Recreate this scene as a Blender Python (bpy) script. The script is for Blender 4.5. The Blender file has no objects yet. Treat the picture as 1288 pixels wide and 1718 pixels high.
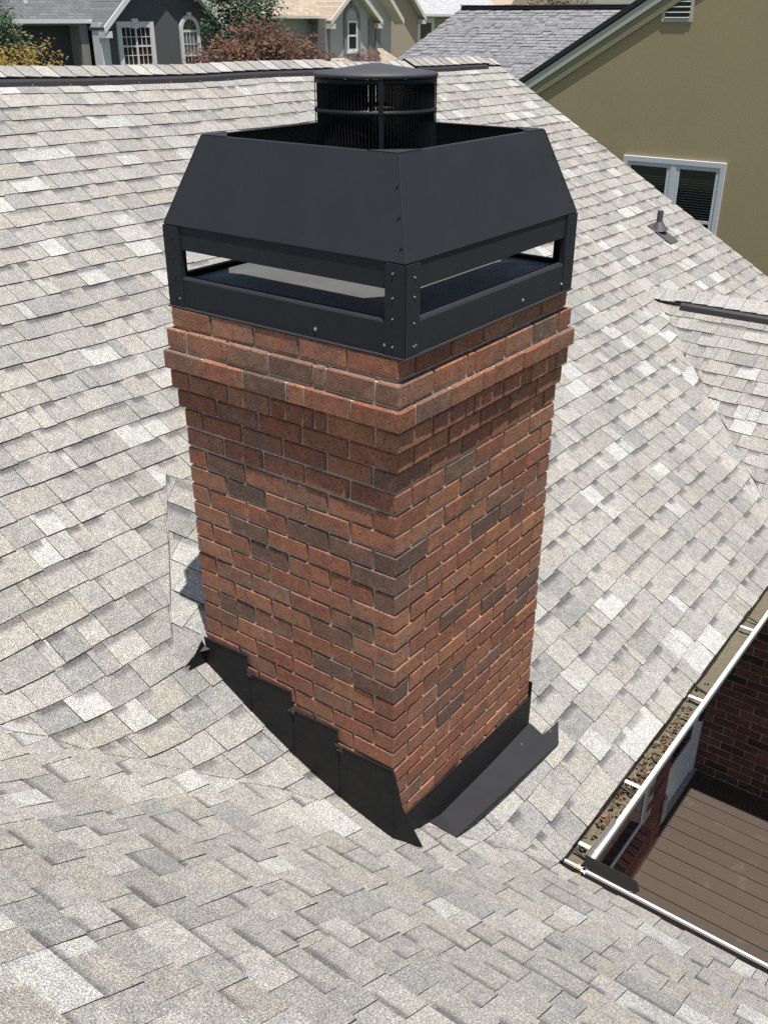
import bpy, math, random
from mathutils import Vector, Matrix

# ------------------------------------------------------------------ camera, light, exposure
SC = bpy.context.scene
COL = SC.collection
R = math.radians
rnd = random.Random(7)

CAM_LOC = Vector((-2.2946, -1.6695, 1.3280))
YAW, PITCH, ROLL = R(36.832), R(27.267), R(0.132)
F_PX = 1603.34
fw = Vector((math.cos(PITCH)*math.cos(YAW), math.cos(PITCH)*math.sin(YAW), -math.sin(PITCH)))
rt = Vector((math.sin(YAW), -math.cos(YAW), 0))
up = rt.cross(fw)
c_, s_ = math.cos(ROLL), math.sin(ROLL)
rt2 = c_*rt + s_*up
up2 = -s_*rt + c_*up
cd = bpy.data.cameras.new('camera')
cam = bpy.data.objects.new('camera', cd)
COL.objects.link(cam)
cam.matrix_world = Matrix(((rt2.x, up2.x, -fw.x, CAM_LOC.x), (rt2.y, up2.y, -fw.y, CAM_LOC.y),
                           (rt2.z, up2.z, -fw.z, CAM_LOC.z), (0, 0, 0, 1)))
cd.sensor_fit = 'VERTICAL'
cd.sensor_height = 24
cd.lens = F_PX/1718*24
cd.clip_start = 0.05
cd.clip_end = 600
SC.camera = cam

SUN_DIR = Vector((-0.122, -0.203, 1)).normalized()      # towards the sun
sun_el = math.asin(SUN_DIR.z)
w = bpy.data.worlds.new('World')
SC.world = w
w.use_nodes = True
nt = w.node_tree
nt.nodes.clear()
wo = nt.nodes.new('ShaderNodeOutputWorld')
bg = nt.nodes.new('ShaderNodeBackground')
sk = nt.nodes.new('ShaderNodeTexSky')
sk.sky_type = 'NISHITA'
sk.sun_disc = False
sk.sun_elevation = sun_el
sk.sun_rotation = math.atan2(SUN_DIR.x, SUN_DIR.y)
sk.dust_density = 1.6
sk.air_density = 1.0
bg.inputs['Strength'].default_value = 0.075
nt.links.new(sk.outputs[0], bg.inputs[0])
nt.links.new(bg.outputs[0], wo.inputs[0])
sd = bpy.data.lights.new('sun', 'SUN')
sd.energy = 4.7
sd.angle = R(0.53)
sd.color = (1.0, 0.965, 0.91)
so = bpy.data.objects.new('sun', sd)
COL.objects.link(so)
so.location = (-3, -5, 25)
so.rotation_euler = SUN_DIR.to_track_quat('Z', 'Y').to_euler()

SC.view_settings.view_transform = 'Standard'
SC.view_settings.look = 'None'
SC.view_settings.gamma = 1
SC.view_settings.use_curve_mapping = False
SC.view_settings.exposure = 0.74
SC.render.engine = 'CYCLES'
SC.cycles.use_denoising = False         # keeps the granules of the shingles crisp

# ------------------------------------------------------------------ helpers
def project(p):
    d = p - CAM_LOC
    z = d.dot(fw)
    if z < 0.05:
        return None
    return (644 + F_PX*d.dot(rt2)/z, 859 - F_PX*d.dot(up2)/z)

WORLD = {}          # object -> world location of its origin

def empty(name, loc, label=None, cat=None, group=None, kind=None, parent=None):
    o = bpy.data.objects.new(name, None)
    COL.objects.link(o)
    loc = Vector(loc)
    WORLD[o] = loc
    if parent:
        o.parent = parent
        o.location = loc - WORLD[parent]
    else:
        o.location = loc
    tag(o, label, cat, group, kind)
    return o

def tag(o, label=None, cat=None, group=None, kind=None):
    if label: o['label'] = label
    if cat: o['category'] = cat
    if group: o['group'] = group
    if kind: o['kind'] = kind
    return o

class MB:
    """collects faces; build() links them as one mesh object"""
    def __init__(s):
        s.v = []; s.f = []; s.mi = []; s.col = []; s.uv = []; s.smooth = []
        s.hascol = False
    def face(s, pts, mi=0, col=None, uv=None, smooth=False):
        i = len(s.v)
        s.v += [Vector(p) for p in pts]
        s.f.append(tuple(range(i, i+len(pts))))
        s.mi.append(mi); s.col.append(col); s.uv.append(uv); s.smooth.append(smooth)
        if col is not None: s.hascol = True
    def grid(s, vs, fs, mi=0, col=None, smooth=False):
        i = len(s.v)
        s.v += [Vector(p) for p in vs]
        for f in fs:
            s.f.append(tuple(k+i for k in f))
            s.mi.append(mi); s.col.append(col); s.uv.append(None); s.smooth.append(smooth)
        if col is not None: s.hascol = True
    def add(s, o):
        i = len(s.v)
        s.v += o.v
        s.f += [tuple(k+i for k in f) for f in o.f]
        s.mi += o.mi; s.col += o.col; s.uv += o.uv; s.smooth += o.smooth
        s.hascol = s.hascol or o.hascol
    def box(s, lo, hi, mi=0, ch=0.0, col=None, M=None):
        x0, y0, z0 = lo; x1, y1, z1 = hi
        if ch <= 0:
            vs = [(x0,y0,z0),(x1,y0,z0),(x1,y1,z0),(x0,y1,z0),(x0,y0,z1),(x1,y0,z1),(x1,y1,z1),(x0,y1,z1)]
            fs = [(0,3,2,1),(4,5,6,7),(0,1,5,4),(1,2,6,5),(2,3,7,6),(3,0,4,7)]
        else:
            vs, fs = chamfer(x0,y0,z0,x1,y1,z1,ch)
        if M is not None: vs = [M @ Vector(v) for v in vs]
        s.grid(vs, fs, mi, col)
    def tube(s, p0, p1, r0, r1=None, n=12, mi=0, caps=True, smooth=True, col=None):
        p0 = Vector(p0); p1 = Vector(p1); r1 = r0 if r1 is None else r1
        d = (p1-p0).normalized()
        a = d.orthogonal().normalized(); b = d.cross(a)
        vs = []
        for p, r in ((p0, r0), (p1, r1)):
            for k in range(n):
                t = 2*math.pi*k/n
                vs.append(p + r*(math.cos(t)*a + math.sin(t)*b))
        fs = [(k, (k+1) % n, n+(k+1) % n, n+k) for k in range(n)]
        s.grid(vs, fs, mi, col, smooth)
        if caps:
            s.grid(vs, [tuple(range(n-1, -1, -1)), tuple(range(n, 2*n))], mi, col)
    def lathe(s, c, prof, n=48, mi=0, smooth=True):
        c = Vector(c); vs = []; fs = []
        for r, z in prof:
            for k in range(n):
                t = 2*math.pi*k/n
                vs.append(c + Vector((r*math.cos(t), r*math.sin(t), z)))
        for j in range(len(prof)-1):
            for k in range(n):
                fs.append((j*n+k, j*n+(k+1) % n, (j+1)*n+(k+1) % n, (j+1)*n+k))
        s.grid(vs, fs, mi, None, smooth)
    def prism(s, poly, off, mi=0):
        """closed polygon (3-D points) given a thickness vector"""
        off = Vector(off); p = [Vector(q) for q in poly]; n = len(p)
        vs = p + [q+off for q in p]
        fs = [tuple(range(n-1, -1, -1)), tuple(range(n, 2*n))] + [(k, (k+1) % n, n+(k+1) % n, n+k) for k in range(n)]
        s.grid(vs, fs, mi)
    def build(s, name, mats, parent=None, label=None, cat=None, group=None, kind=None, origin=None, color=None):
        if not isinstance(mats, (list, tuple)): mats = [mats]
        if origin is None:
            xs = [v.x for v in s.v]; ys = [v.y for v in s.v]; zs = [v.z for v in s.v]
            origin = Vector(((min(xs)+max(xs))/2, (min(ys)+max(ys))/2, min(zs)))
        origin = Vector(origin)
        me = bpy.data.meshes.new(name)
        me.from_pydata([v-origin for v in s.v], [], s.f)
        for m in mats: me.materials.append(m)
        me.polygons.foreach_set('material_index', s.mi)
        me.polygons.foreach_set('use_smooth', s.smooth)
        if s.hascol:
            ca = me.color_attributes.new('tint', 'FLOAT_COLOR', 'CORNER')
            buf = []
            for f, c in zip(s.f, s.col):
                c = c or (1, 1, 1, 0)
                for _ in f: buf += c
            ca.data.foreach_set('color', buf)
            if any(u is not None for u in s.uv):
                ul = me.uv_layers.new(name='UVMap')
                buf = []
                for f, u in zip(s.f, s.uv):
                    for k in range(len(f)):
                        buf += (u[k] if u else (0, 0))
                ul.data.foreach_set('uv', buf)
        me.update()
        o = bpy.data.objects.new(name, me)
        COL.objects.link(o)
        WORLD[o] = origin
        if parent:
            o.parent = parent
            o.location = origin - WORLD[parent]
        else:
            o.location = origin
        if color: o.color = color
        tag(o, label, cat, group, kind)
        return o

def place(mesh, name, origin, parent=None, color=None, rotz=0, label=None):
    o = bpy.data.objects.new(name, mesh)
    COL.objects.link(o)
    origin = Vector(origin)
    WORLD[o] = origin
    if parent:
        o.parent = parent
        o.location = origin - WORLD[parent]
    else:
        o.location = origin
    o.rotation_euler = (0, 0, rotz)
    if color: o.color = color
    if label: o['label'] = label
    return o

def chamfer(x0,y0,z0,x1,y1,z1,d,jit=0.0,rn=None):
    vs = []; idx = {}
    C = ((x0,x1),(y0,y1),(z0,z1))
    for sx in (0,1):
        for sy in (0,1):
            for sz in (0,1):
                s = (sx,sy,sz)
                base = [C[a][s[a]] for a in range(3)]
                for ax in range(3):          # vertex lying on the face of axis ax
                    p = list(base)
                    for b in range(3):
                        if b != ax: p[b] += d if s[b] == 0 else -d
                        if jit: p[b] += rn.uniform(-jit, jit)
                    idx[(s,ax)] = len(vs); vs.append(tuple(p))
    fs = []
    for ax in range(3):
        o = [b for b in range(3) if b != ax]
        for sv in (0,1):
            q = []
            for (u,v) in ((0,0),(1,0),(1,1),(0,1)):
                s = [0,0,0]; s[ax] = sv; s[o[0]] = u; s[o[1]] = v
                q.append(idx[(tuple(s),ax)])
            if (sv == 0) != (ax == 1): q.reverse()
            fs.append(tuple(q))
    for ax in range(3):                      # edges parallel to ax
        b, c = [k for k in range(3) if k != ax]
        for sb in (0,1):
            for sc in (0,1):
                s0 = [0,0,0]; s0[b] = sb; s0[c] = sc
                s1 = list(s0); s1[ax] = 1
                s0 = tuple(s0); s1 = tuple(s1)
                fs.append((idx[(s0,b)], idx[(s1,b)], idx[(s1,c)], idx[(s0,c)]))
    for sx in (0,1):
        for sy in (0,1):
            for sz in (0,1):
                s = (sx,sy,sz)
                fs.append((idx[(s,0)], idx[(s,1)], idx[(s,2)]))
    return vs, fs

# ------------------------------------------------------------------ materials
def mat(name):
    m = bpy.data.materials.new(name)
    m.use_nodes = True
    n = m.node_tree.nodes; n.clear()
    out = n.new('ShaderNodeOutputMaterial')
    b = n.new('ShaderNodeBsdfPrincipled')
    m.node_tree.links.new(b.outputs[0], out.inputs[0])
    return m, m.node_tree, b

def node(t, kind, **kw):
    n = t.nodes.new(kind)
    for k, v in kw.items():
        if k in n.inputs.keys() if hasattr(n.inputs, 'keys') else False:
            n.inputs[k].default_value = v
        else:
            setattr(n, k, v)
    return n

def noise(t, co, scale, detail=3, rough=0.6):
    n = t.nodes.new('ShaderNodeTexNoise')
    n.inputs['Scale'].default_value = scale
    n.inputs['Detail'].default_value = detail
    n.inputs['Roughness'].default_value = rough
    t.links.new(co, n.inputs['Vector'])
    return n.outputs['Fac']

def ramp(t, fac, stops):
    n = t.nodes.new('ShaderNodeValToRGB')
    e = n.color_ramp.elements
    while len(e) < len(stops): e.new(0.5)
    for k, (p, c) in enumerate(stops):
        e[k].position = p
        e[k].color = (c, c, c, 1) if not isinstance(c, tuple) else (*c, 1)
    t.links.new(fac, n.inputs[0])
    return n.outputs[0]

def mix(t, a, b, fac, mode='MIX'):
    n = t.nodes.new('ShaderNodeMix')
    n.data_type = 'RGBA'; n.blend_type = mode
    for i, v in ((6, a), (7, b), (0, fac)):
        if isinstance(v, bpy.types.NodeSocket): t.links.new(v, n.inputs[i])
        elif i == 0: n.inputs[0].default_value = v
        else: n.inputs[i].default_value = (*v, 1) if len(v) == 3 else v
    return n.outputs[2]

def math_(t, op, a, b=0.0, clamp=False):
    n = t.nodes.new('ShaderNodeMath'); n.operation = op; n.use_clamp = clamp
    for i, v in ((0, a), (1, b)):
        if isinstance(v, bpy.types.NodeSocket): t.links.new(v, n.inputs[i])
        else: n.inputs[i].default_value = v
    return n.outputs[0]

def bump(t, b, h, strength, dist):
    n = t.nodes.new('ShaderNodeBump')
    n.inputs['Strength'].default_value = strength
    n.inputs['Distance'].default_value = dist
    t.links.new(h, n.inputs['Height'])
    t.links.new(n.outputs[0], b.inputs['Normal'])

def wpos(t):
    return t.nodes.new('ShaderNodeNewGeometry').outputs['Position']

def simple(name, col, rough=0.6, metal=0.0, var=0.15, scale=8.0, bscale=None, bstr=0.2, bdist=0.003, spec=None, blotch=None):
    m, t, b = mat(name)
    p = wpos(t)
    f = noise(t, p, scale, 4, 0.65)
    c = mix(t, tuple(x*(1-var) for x in col), tuple(min(1, x*(1+var)) for x in col), f)
    if blotch:
        f2 = ramp(t, noise(t, p, blotch[0], 3), [(0.5, 0.0), (0.7, 1.0)])
        c = mix(t, c, blotch[1], math_(t, 'MULTIPLY', f2, blotch[2]))
    t.links.new(c, b.inputs['Base Color'])
    b.inputs['Roughness'].default_value = rough
    b.inputs['Metallic'].default_value = metal
    if spec is not None: b.inputs['Specular IOR Level'].default_value = spec
    if bscale: bump(t, b, noise(t, p, bscale, 3), bstr, bdist)
    return m

def shingle_mat():
    m, t, b = mat('asphalt_shingle')
    p = wpos(t)
    at = t.nodes.new('ShaderNodeAttribute'); at.attribute_name = 'tint'
    uv = t.nodes.new('ShaderNodeUVMap'); uv.uv_map = 'UVMap'
    sx = t.nodes.new('ShaderNodeSeparateXYZ'); t.links.new(uv.outputs[0], sx.inputs[0])
    # granules: coarse speckle of pale, tan and dark stone chips
    g1 = noise(t, p, 215, 2, 0.8)
    g2 = noise(t, p, 170, 2, 0.7)
    g3 = noise(t, p, 22, 3, 0.6)
    gran = ramp(t, g1, [(0.30, 0.20), (0.43, 0.68), (0.56, 1.12), (0.68, 2.25)])
    c = mix(t, at.outputs['Color'], gran, 1.0, 'MULTIPLY')
    wrm = ramp(t, g2, [(0.42, (0.96, 0.98, 1.0)), (0.62, (1.06, 0.99, 0.91))])
    c = mix(t, c, wrm, 1.0, 'MULTIPLY')
    blo = ramp(t, g3, [(0.3, (0.86, 0.87, 0.89)), (0.7, (1.13, 1.12, 1.08))])
    c = mix(t, c, blo, 1.0, 'MULTIPLY')
    # dark granule band printed along the upper part of the exposed tab
    edge = math_(t, 'ADD', sx.outputs[1], math_(t, 'MULTIPLY', math_(t, 'SUBTRACT', g2, 0.5), 0.42))
    edge = math_(t, 'ADD', edge, math_(t, 'MULTIPLY', math_(t, 'SUBTRACT', g1, 0.5), 0.35))
    band = ramp(t, edge, [(0.66, 0.0), (0.77, 1.0)])
    ue = math_(t, 'ADD', sx.outputs[0], math_(t, 'MULTIPLY', math_(t, 'SUBTRACT', g2, 0.5), 0.9))
    band = math_(t, 'MULTIPLY', band, ramp(t, ue, [(0.93, 1.0), (1.0, 0.0)]))
    bf = math_(t, 'MULTIPLY', band, at.outputs['Alpha'])
    c = mix(t, c, mix(t, c, (0.38, 0.37, 0.41), 1.0, 'MULTIPLY'), bf)
    # weather staining over the whole slope
    st = ramp(t, noise(t, p, 1.3, 3, 0.6), [(0.35, 0.93), (0.65, 1.04)])
    c = mix(t, c, st, 1.0, 'MULTIPLY')
    t.links.new(c, b.inputs['Base Color'])
    b.inputs['Roughness'].default_value = 0.92
    b.inputs['Specular IOR Level'].default_value = 0.25
    h = math_(t, 'ADD', g1, math_(t, 'MULTIPLY', g2, 0.6))
    bump(t, b, h, 0.8, 0.004)
    return m

def brick_mat(name, mult=1.0):
    m, t, b = mat(name)
    p = wpos(t)
    oi = t.nodes.new('ShaderNodeObjectInfo')
    at = t.nodes.new('ShaderNodeAttribute'); at.attribute_name = 'tint'
    c = mix(t, oi.outputs['Color'], (mult, mult, mult), 1.0, 'MULTIPLY')
    n1 = noise(t, p, 26, 4, 0.7)
    c = mix(t, c, ramp(t, n1, [(0.3, 0.78), (0.5, 1.0), (0.72, 1.2)]), 1.0, 'MULTIPLY')
    n2 = noise(t, p, 9, 3, 0.6)
    c = mix(t, c, ramp(t, n2, [(0.35, (0.82, 0.9, 0.98)), (0.65, (1.14, 1.02, 0.94))]), 1.0, 'MULTIPLY')
    grit = ramp(t, noise(t, p, 300, 2, 0.75), [(0.30, 0.45), (0.52, 1.0), (0.72, 1.75)])
    c = mix(t, c, grit, 0.6, 'MULTIPLY')
    pits = ramp(t, noise(t, p, 120, 2, 0.55), [(0.33, 1.0), (0.39, 0.0)])
    c = mix(t, c, (0.03, 0.022, 0.018), math_(t, 'MULTIPLY', pits, 0.8))
    # pale mortar smear and efflorescence
    sm = ramp(t, noise(t, p, 16, 5, 0.75), [(0.58, 0.0), (0.76, 1.0)])
    c = mix(t, c, (0.36, 0.29, 0.235), math_(t, 'MULTIPLY', sm, 0.42))
    t.links.new(c, b.inputs['Base Color'])
    b.inputs['Roughness'].default_value = 0.9
    b.inputs['Specular IOR Level'].default_value = 0.2
    hh = math_(t, 'SUBTRACT', math_(t, 'ADD', n1, noise(t, p, 240, 3, 0.7)), pits)
    bump(t, b, hh, 0.6, 0.004)
    return m

def black_metal(name, col=(0.0150, 0.0156, 0.0190), rough=0.70, spec=0.26):
    m, t, b = mat(name)
    p = wpos(t)
    n1 = noise(t, p, 5, 4, 0.65)
    c = mix(t, tuple(x*0.85 for x in col), tuple(x*1.25 for x in col), n1)
    dust = ramp(t, noise(t, p, 60, 4, 0.75), [(0.62, 0.0), (0.8, 1.0)])
    c = mix(t, c, (0.16, 0.15, 0.14), math_(t, 'MULTIPLY', dust, 0.10))
    chip = ramp(t, noise(t, p, 45, 1, 0.4), [(0.86, 0.0), (0.88, 1.0)])
    c = mix(t, c, (0.4, 0.4, 0.4), chip)
    t.links.new(c, b.inputs['Base Color'])
    t.links.new(ramp(t, noise(t, p, 18, 4), [(0.3, rough-0.06), (0.7, rough+0.1)]), b.inputs['Roughness'])
    b.inputs['Specular IOR Level'].default_value = spec
    bump(t, b, noise(t, p, 3.0, 2), 0.12, 0.02)
    return m

def leaf_mat():
    m, t, b = mat('leaf')
    at = t.nodes.new('ShaderNodeAttribute'); at.attribute_name = 'tint'
    t.links.new(at.outputs['Color'], b.inputs['Base Color'])
    b.inputs['Roughness'].default_value = 0.6
    b.inputs['Specular IOR Level'].default_value = 0.2
    return m

def far_shingle(name, c0, c1, along='y', bw=0.3, rh=0.16):
    """far roofs: shingle courses from a brick pattern laid over the slope"""
    m, t, b = mat(name)
    p = wpos(t)
    s = t.nodes.new('ShaderNodeSeparateXYZ'); t.links.new(p, s.inputs[0])
    cb = t.nodes.new('ShaderNodeCombineXYZ')
    t.links.new(s.outputs[1 if along == 'y' else 0], cb.inputs[0])
    t.links.new(math_(t, 'MULTIPLY', s.outputs[2], 2.1), cb.inputs[1])
    br = t.nodes.new('ShaderNodeTexBrick')
    t.links.new(cb.outputs[0], br.inputs['Vector'])
    br.inputs['Color1'].default_value = (*c0, 1); br.inputs['Color2'].default_value = (*c1, 1)
    br.inputs['Mortar'].default_value = (*[x*0.55 for x in c0], 1)
    br.inputs['Scale'].default_value = 1.0
    br.inputs['Mortar Size'].default_value = 0.012
    br.inputs['Brick Width'].default_value = bw
    br.inputs['Row Height'].default_value = rh
    c = mix(t, br.outputs['Color'], ramp(t, noise(t, p, 6, 4), [(0.3, 0.85), (0.7, 1.15)]), 1.0, 'MULTIPLY')
    t.links.new(c, b.inputs['Base Color'])
    b.inputs['Roughness'].default_value = 0.9
    return m

M_SH = shingle_mat()
M_EDGE = simple('shingle_cut_edge', (0.022, 0.020, 0.020), 0.95, scale=60, var=0.4)
M_FELT = simple('roof_felt', (0.05, 0.048, 0.047), 0.95, scale=40, var=0.3)
M_BRICK = brick_mat('red_brick')
M_MORTAR = simple('mortar', (0.37, 0.325, 0.26), 0.95, scale=30, var=0.35, bscale=160, bstr=0.6, blotch=(5, (0.12, 0.10, 0.085), 0.6))
M_BLK = black_metal('black_painted_steel')
M_FLASH = black_metal('black_flashing', (0.010, 0.010, 0.011), 0.6, 0.2)
M_APRON = black_metal('black_apron_flashing', (0.021, 0.0205, 0.022), 0.6, 0.2)
M_CAP = black_metal('black_cap_steel', (0.011, 0.011, 0.013), 0.5, 0.18)
M_SCREW = simple('zinc_screw', (0.45, 0.47, 0.5), 0.35, 0.9, scale=200)
M_DKSCREW = simple('black_screw', (0.02, 0.02, 0.022), 0.35, 0.3, scale=200)
M_WHITE = simple('white_aluminium', (0.62, 0.60, 0.585), 0.45, scale=14, var=0.05, blotch=(9, (0.5, 0.46, 0.42), 0.35))
M_GALV = simple('grey_galvanised', (0.32, 0.31, 0.30), 0.45, 0.4, scale=20, var=0.12)
M_BROWN = simple('brown_gutter_shade_dirt', (0.055, 0.042, 0.04), 0.6, scale=10, var=0.2)  # inside of the wing gutter: shade and dirt together in one brown
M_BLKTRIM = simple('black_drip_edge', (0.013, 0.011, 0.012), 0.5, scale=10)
M_VENT = simple('ridge_vent_plastic', (0.018, 0.016, 0.017), 0.55, scale=30, var=0.3)
M_LEAF = leaf_mat()
M_MUD = simple('gutter_silt', (0.12, 0.102, 0.068), 0.95, scale=45, var=0.5, bscale=90, bstr=1.0, bdist=0.01, blotch=(14, (0.10, 0.085, 0.05), 0.7))
M_TRIM = simple('white_paint', (0.62, 0.62, 0.63), 0.5, scale=6, var=0.05)
M_GLASS, _t, _b = mat('dark_window_glass')
_b.inputs['Base Color'].default_value = (0.010, 0.013, 0.016, 1)
_b.inputs['Roughness'].default_value = 0.08
M_DECK = None
def deck_mat():
    m, t, b = mat('brown_composite_board')
    p = wpos(t)
    mp = t.nodes.new('ShaderNodeMapping'); mp.inputs['Scale'].default_value = (60, 3, 1)
    t.links.new(p, mp.inputs[0])
    oi = t.nodes.new('ShaderNodeObjectInfo')
    g = noise(t, mp.outputs[0], 1.0, 5, 0.7)
    c = mix(t, (0.039, 0.026, 0.018), (0.057, 0.040, 0.028), g)
    c = mix(t, c, ramp(t, oi.outputs['Random'], [(0.0, 0.92), (1.0, 1.07)]), 1.0, 'MULTIPLY')
    stn = ramp(t, noise(t, p, 5, 5, 0.7), [(0.58, 0.0), (0.75, 1.0)])
    c = mix(t, c, (0.16, 0.125, 0.10), math_(t, 'MULTIPLY', stn, 0.35))
    t.links.new(c, b.inputs['Base Color'])
    b.inputs['Roughness'].default_value = 0.75
    bump(t, b, g, 0.3, 0.002)
    return m
M_DECK = deck_mat()

# ------------------------------------------------------------------ ground
mb = MB()
mb.face([(-250,-250,-5.2),(250,-250,-5.2),(250,250,-5.2),(-250,250,-5.2)])
mb.build('ground', simple('lawn_ground', (0.075, 0.10, 0.04), 0.95, scale=2.5, var=0.4, blotch=(0.3, (0.16, 0.13, 0.08), 0.6)), kind='structure')

# ------------------------------------------------------------------ the brick house: roof shape
ZE, YE, XE = -2.032, -0.450, 0.630          # eave height; main eave line; wing eave line
SM, SW, SG = 0.57, 0.60, 0.594              # pitches: main slope, wing slope, gable slope
XG = 4.12                                   # eave line of the far gable
XR = 8.30                                   # right-hand rake of the main slope
CR = 5.17                                   # plan depth of the main slope
def main_y(a, c): return YE + c*(1 + 0.0043*(XR-a))
def zmain(x, y): return ZE + SM*(y-YE)
def zwing(x, y): return ZE + SW*(XE-x)
def zgab(x, y): return ZE + SG*(x-XG)
def smax(a, b, k):
    d = abs(a-b)
    return max(a, b) + (0 if d >= k else (k-d)**2/(4*k))
def wave(x, y):
    return 0.0045*math.sin(2.1*x+0.7*y+1.0) + 0.004*math.sin(0.9*y-1.7*x) + 0.002*math.sin(5.3*x+2.2*y)
def H(x, y):
    k = min(0.30, 0.05+0.45*max(0.0, XE-x))
    z = smax(zmain(x, y), zwing(x, y), k)
    if 3.0 < x < 6.1 and y < 2.2:
        z = smax(z, zgab(x, y), 0.06)
    elif 6.1 <= x < 8.1 and y < 2.2:
        z = max(z, ZE+SG*(8.1-x)+0.004)
    return z + wave(x, y)
def Hn(x, y, e=0.02):
    return Vector((H(x-e, y)-H(x+e, y), H(x, y-e)-H(x, y+e), 2*e)).normalized()

XV0, YV0, KV = -0.113, 1.11, 0.91           # cricket valley behind the chimney
CW, CDP = 1.108, 1.006                      # chimney plan size
def zcrick(x): return zmain(0, YV0) + 0.615*(min(x, CW-x)-XV0)

house = empty('brick_house', (2.5, 2.0, -5.2),
              'low brick house with a pale grey shingle roof filling most of the view', 'house')

TINTS = [((0.266, 0.262, 0.247), 24), ((0.246, 0.243, 0.231), 22), ((0.274, 0.263, 0.238), 18), ((0.296, 0.290, 0.272), 16),
         ((0.222, 0.223, 0.219), 9), ((0.346, 0.349, 0.336), 10), ((0.268, 0.257, 0.236), 8)]
NOPALE = False
TW = sum(b for _, b in TINTS)
def tint():
    r = rnd.uniform(0, TW)
    for c, b in TINTS:
        r -= b
        if r <= 0: break
    if NOPALE and c[0] > 0.35: c = (0.262, 0.260, 0.248)
    k = rnd.uniform(0.93, 1.08)
    return tuple(x*k for x in c), c[0] > 0.35

def shingle_piece(fn, a0, a1, a0u, a1u, c0, c1, zf, nf, thick, seg, cut=(False, False)):
    """one tab: a0..a1 along its lower edge (c0), a0u..a1u along its upper edge (c1)"""
    mb = MB()
    col, pale = tint()
    band = 0.0 if pale and rnd.random() < 0.8 else (rnd.uniform(0.6, 1.0) if rnd.random() < 0.6 else rnd.uniform(0, 0.15))
    rgba = (*col, band)
    us = rnd.choice((0.8, 1.25, 1.5, 1.9, 2.4))
    uf = rnd.random() < 0.5
    def U(t): return us*((1-t) if uf else t)
    n = max(1, seg)
    top = []
    for j, (p, q, c, th) in enumerate(((a0, a1, c0, thick), (a0u, a1u, c1, 0.0012))):
        row = []
        for i in range(n+1):
            a = p + (q-p)*i/n
            x, y = fn(a, c)
            z = zf(x, y)
            row.append(Vector((x, y, z)) + nf(x, y)*th)
        top.append(row)
    for i in range(n):
        mb.face([top[0][i], top[0][i+1], top[1][i+1], top[1][i]], 0, rgba,
                [(U(i/n), 0), (U((i+1)/n), 0), (U((i+1)/n), 1), (U(i/n), 1)])
    lo = [v - Vector((0, 0, thick+0.003)) for v in top[0]]
    for i in range(n):
        mb.face([lo[i], lo[i+1], top[0][i+1], top[0][i]], 1, rgba)
    for k in (0, n):
        d0 = top[0][k] - Vector((0, 0, thick+0.003)); d1 = top[1][k] - Vector((0, 0, 0.005))
        mb.face([d0, top[0][k], top[1][k], d1] if k == n else [d0, d1, top[1][k], top[0][k]], 0 if cut[0 if k == 0 else 1] else 1, rgba)
    return mb, (top[0][0], top[0][n], top[1][n], top[1][0])

CH_POLY = [(270,380),(337,228),(530,205),(530,125),(735,125),(735,212),(914,220),(968,357),(930,680),(893,1215),(935,1215),(935,1250),(760,1425),(698,1442),(660,1405),(340,1100),(320,1125),(315,700)]
def inside(p, poly):
    r = False; j = len(poly)-1
    for i in range(len(poly)):
        xi, yi = poly[i]; xj, yj = poly[j]
        if (yi > p[1]) != (yj > p[1]) and p[0] < (xj-xi)*(p[1]-yi)/(yj-yi)+xi: r = not r
        j = i
    return r
def seen_area(quad):
    """rough size in the photograph (0 if out of view or behind the chimney)"""
    ps = [project(q) for q in quad]
    if any(p is None for p in ps): return 0
    cx = sum(p[0] for p in ps)/len(ps); cy = sum(p[1] for p in ps)/len(ps)
    if not (-10 < cx < 1298 and -10 < cy < 1728): return 0
    if inside((cx, cy), CH_POLY): return 0
    a = 0
    for i in range(len(ps)):
        x0, y0 = ps[i]; x1, y1 = ps[(i+1) % len(ps)]
        a += x0*y1-x1*y0
    return abs(a)/2

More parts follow.
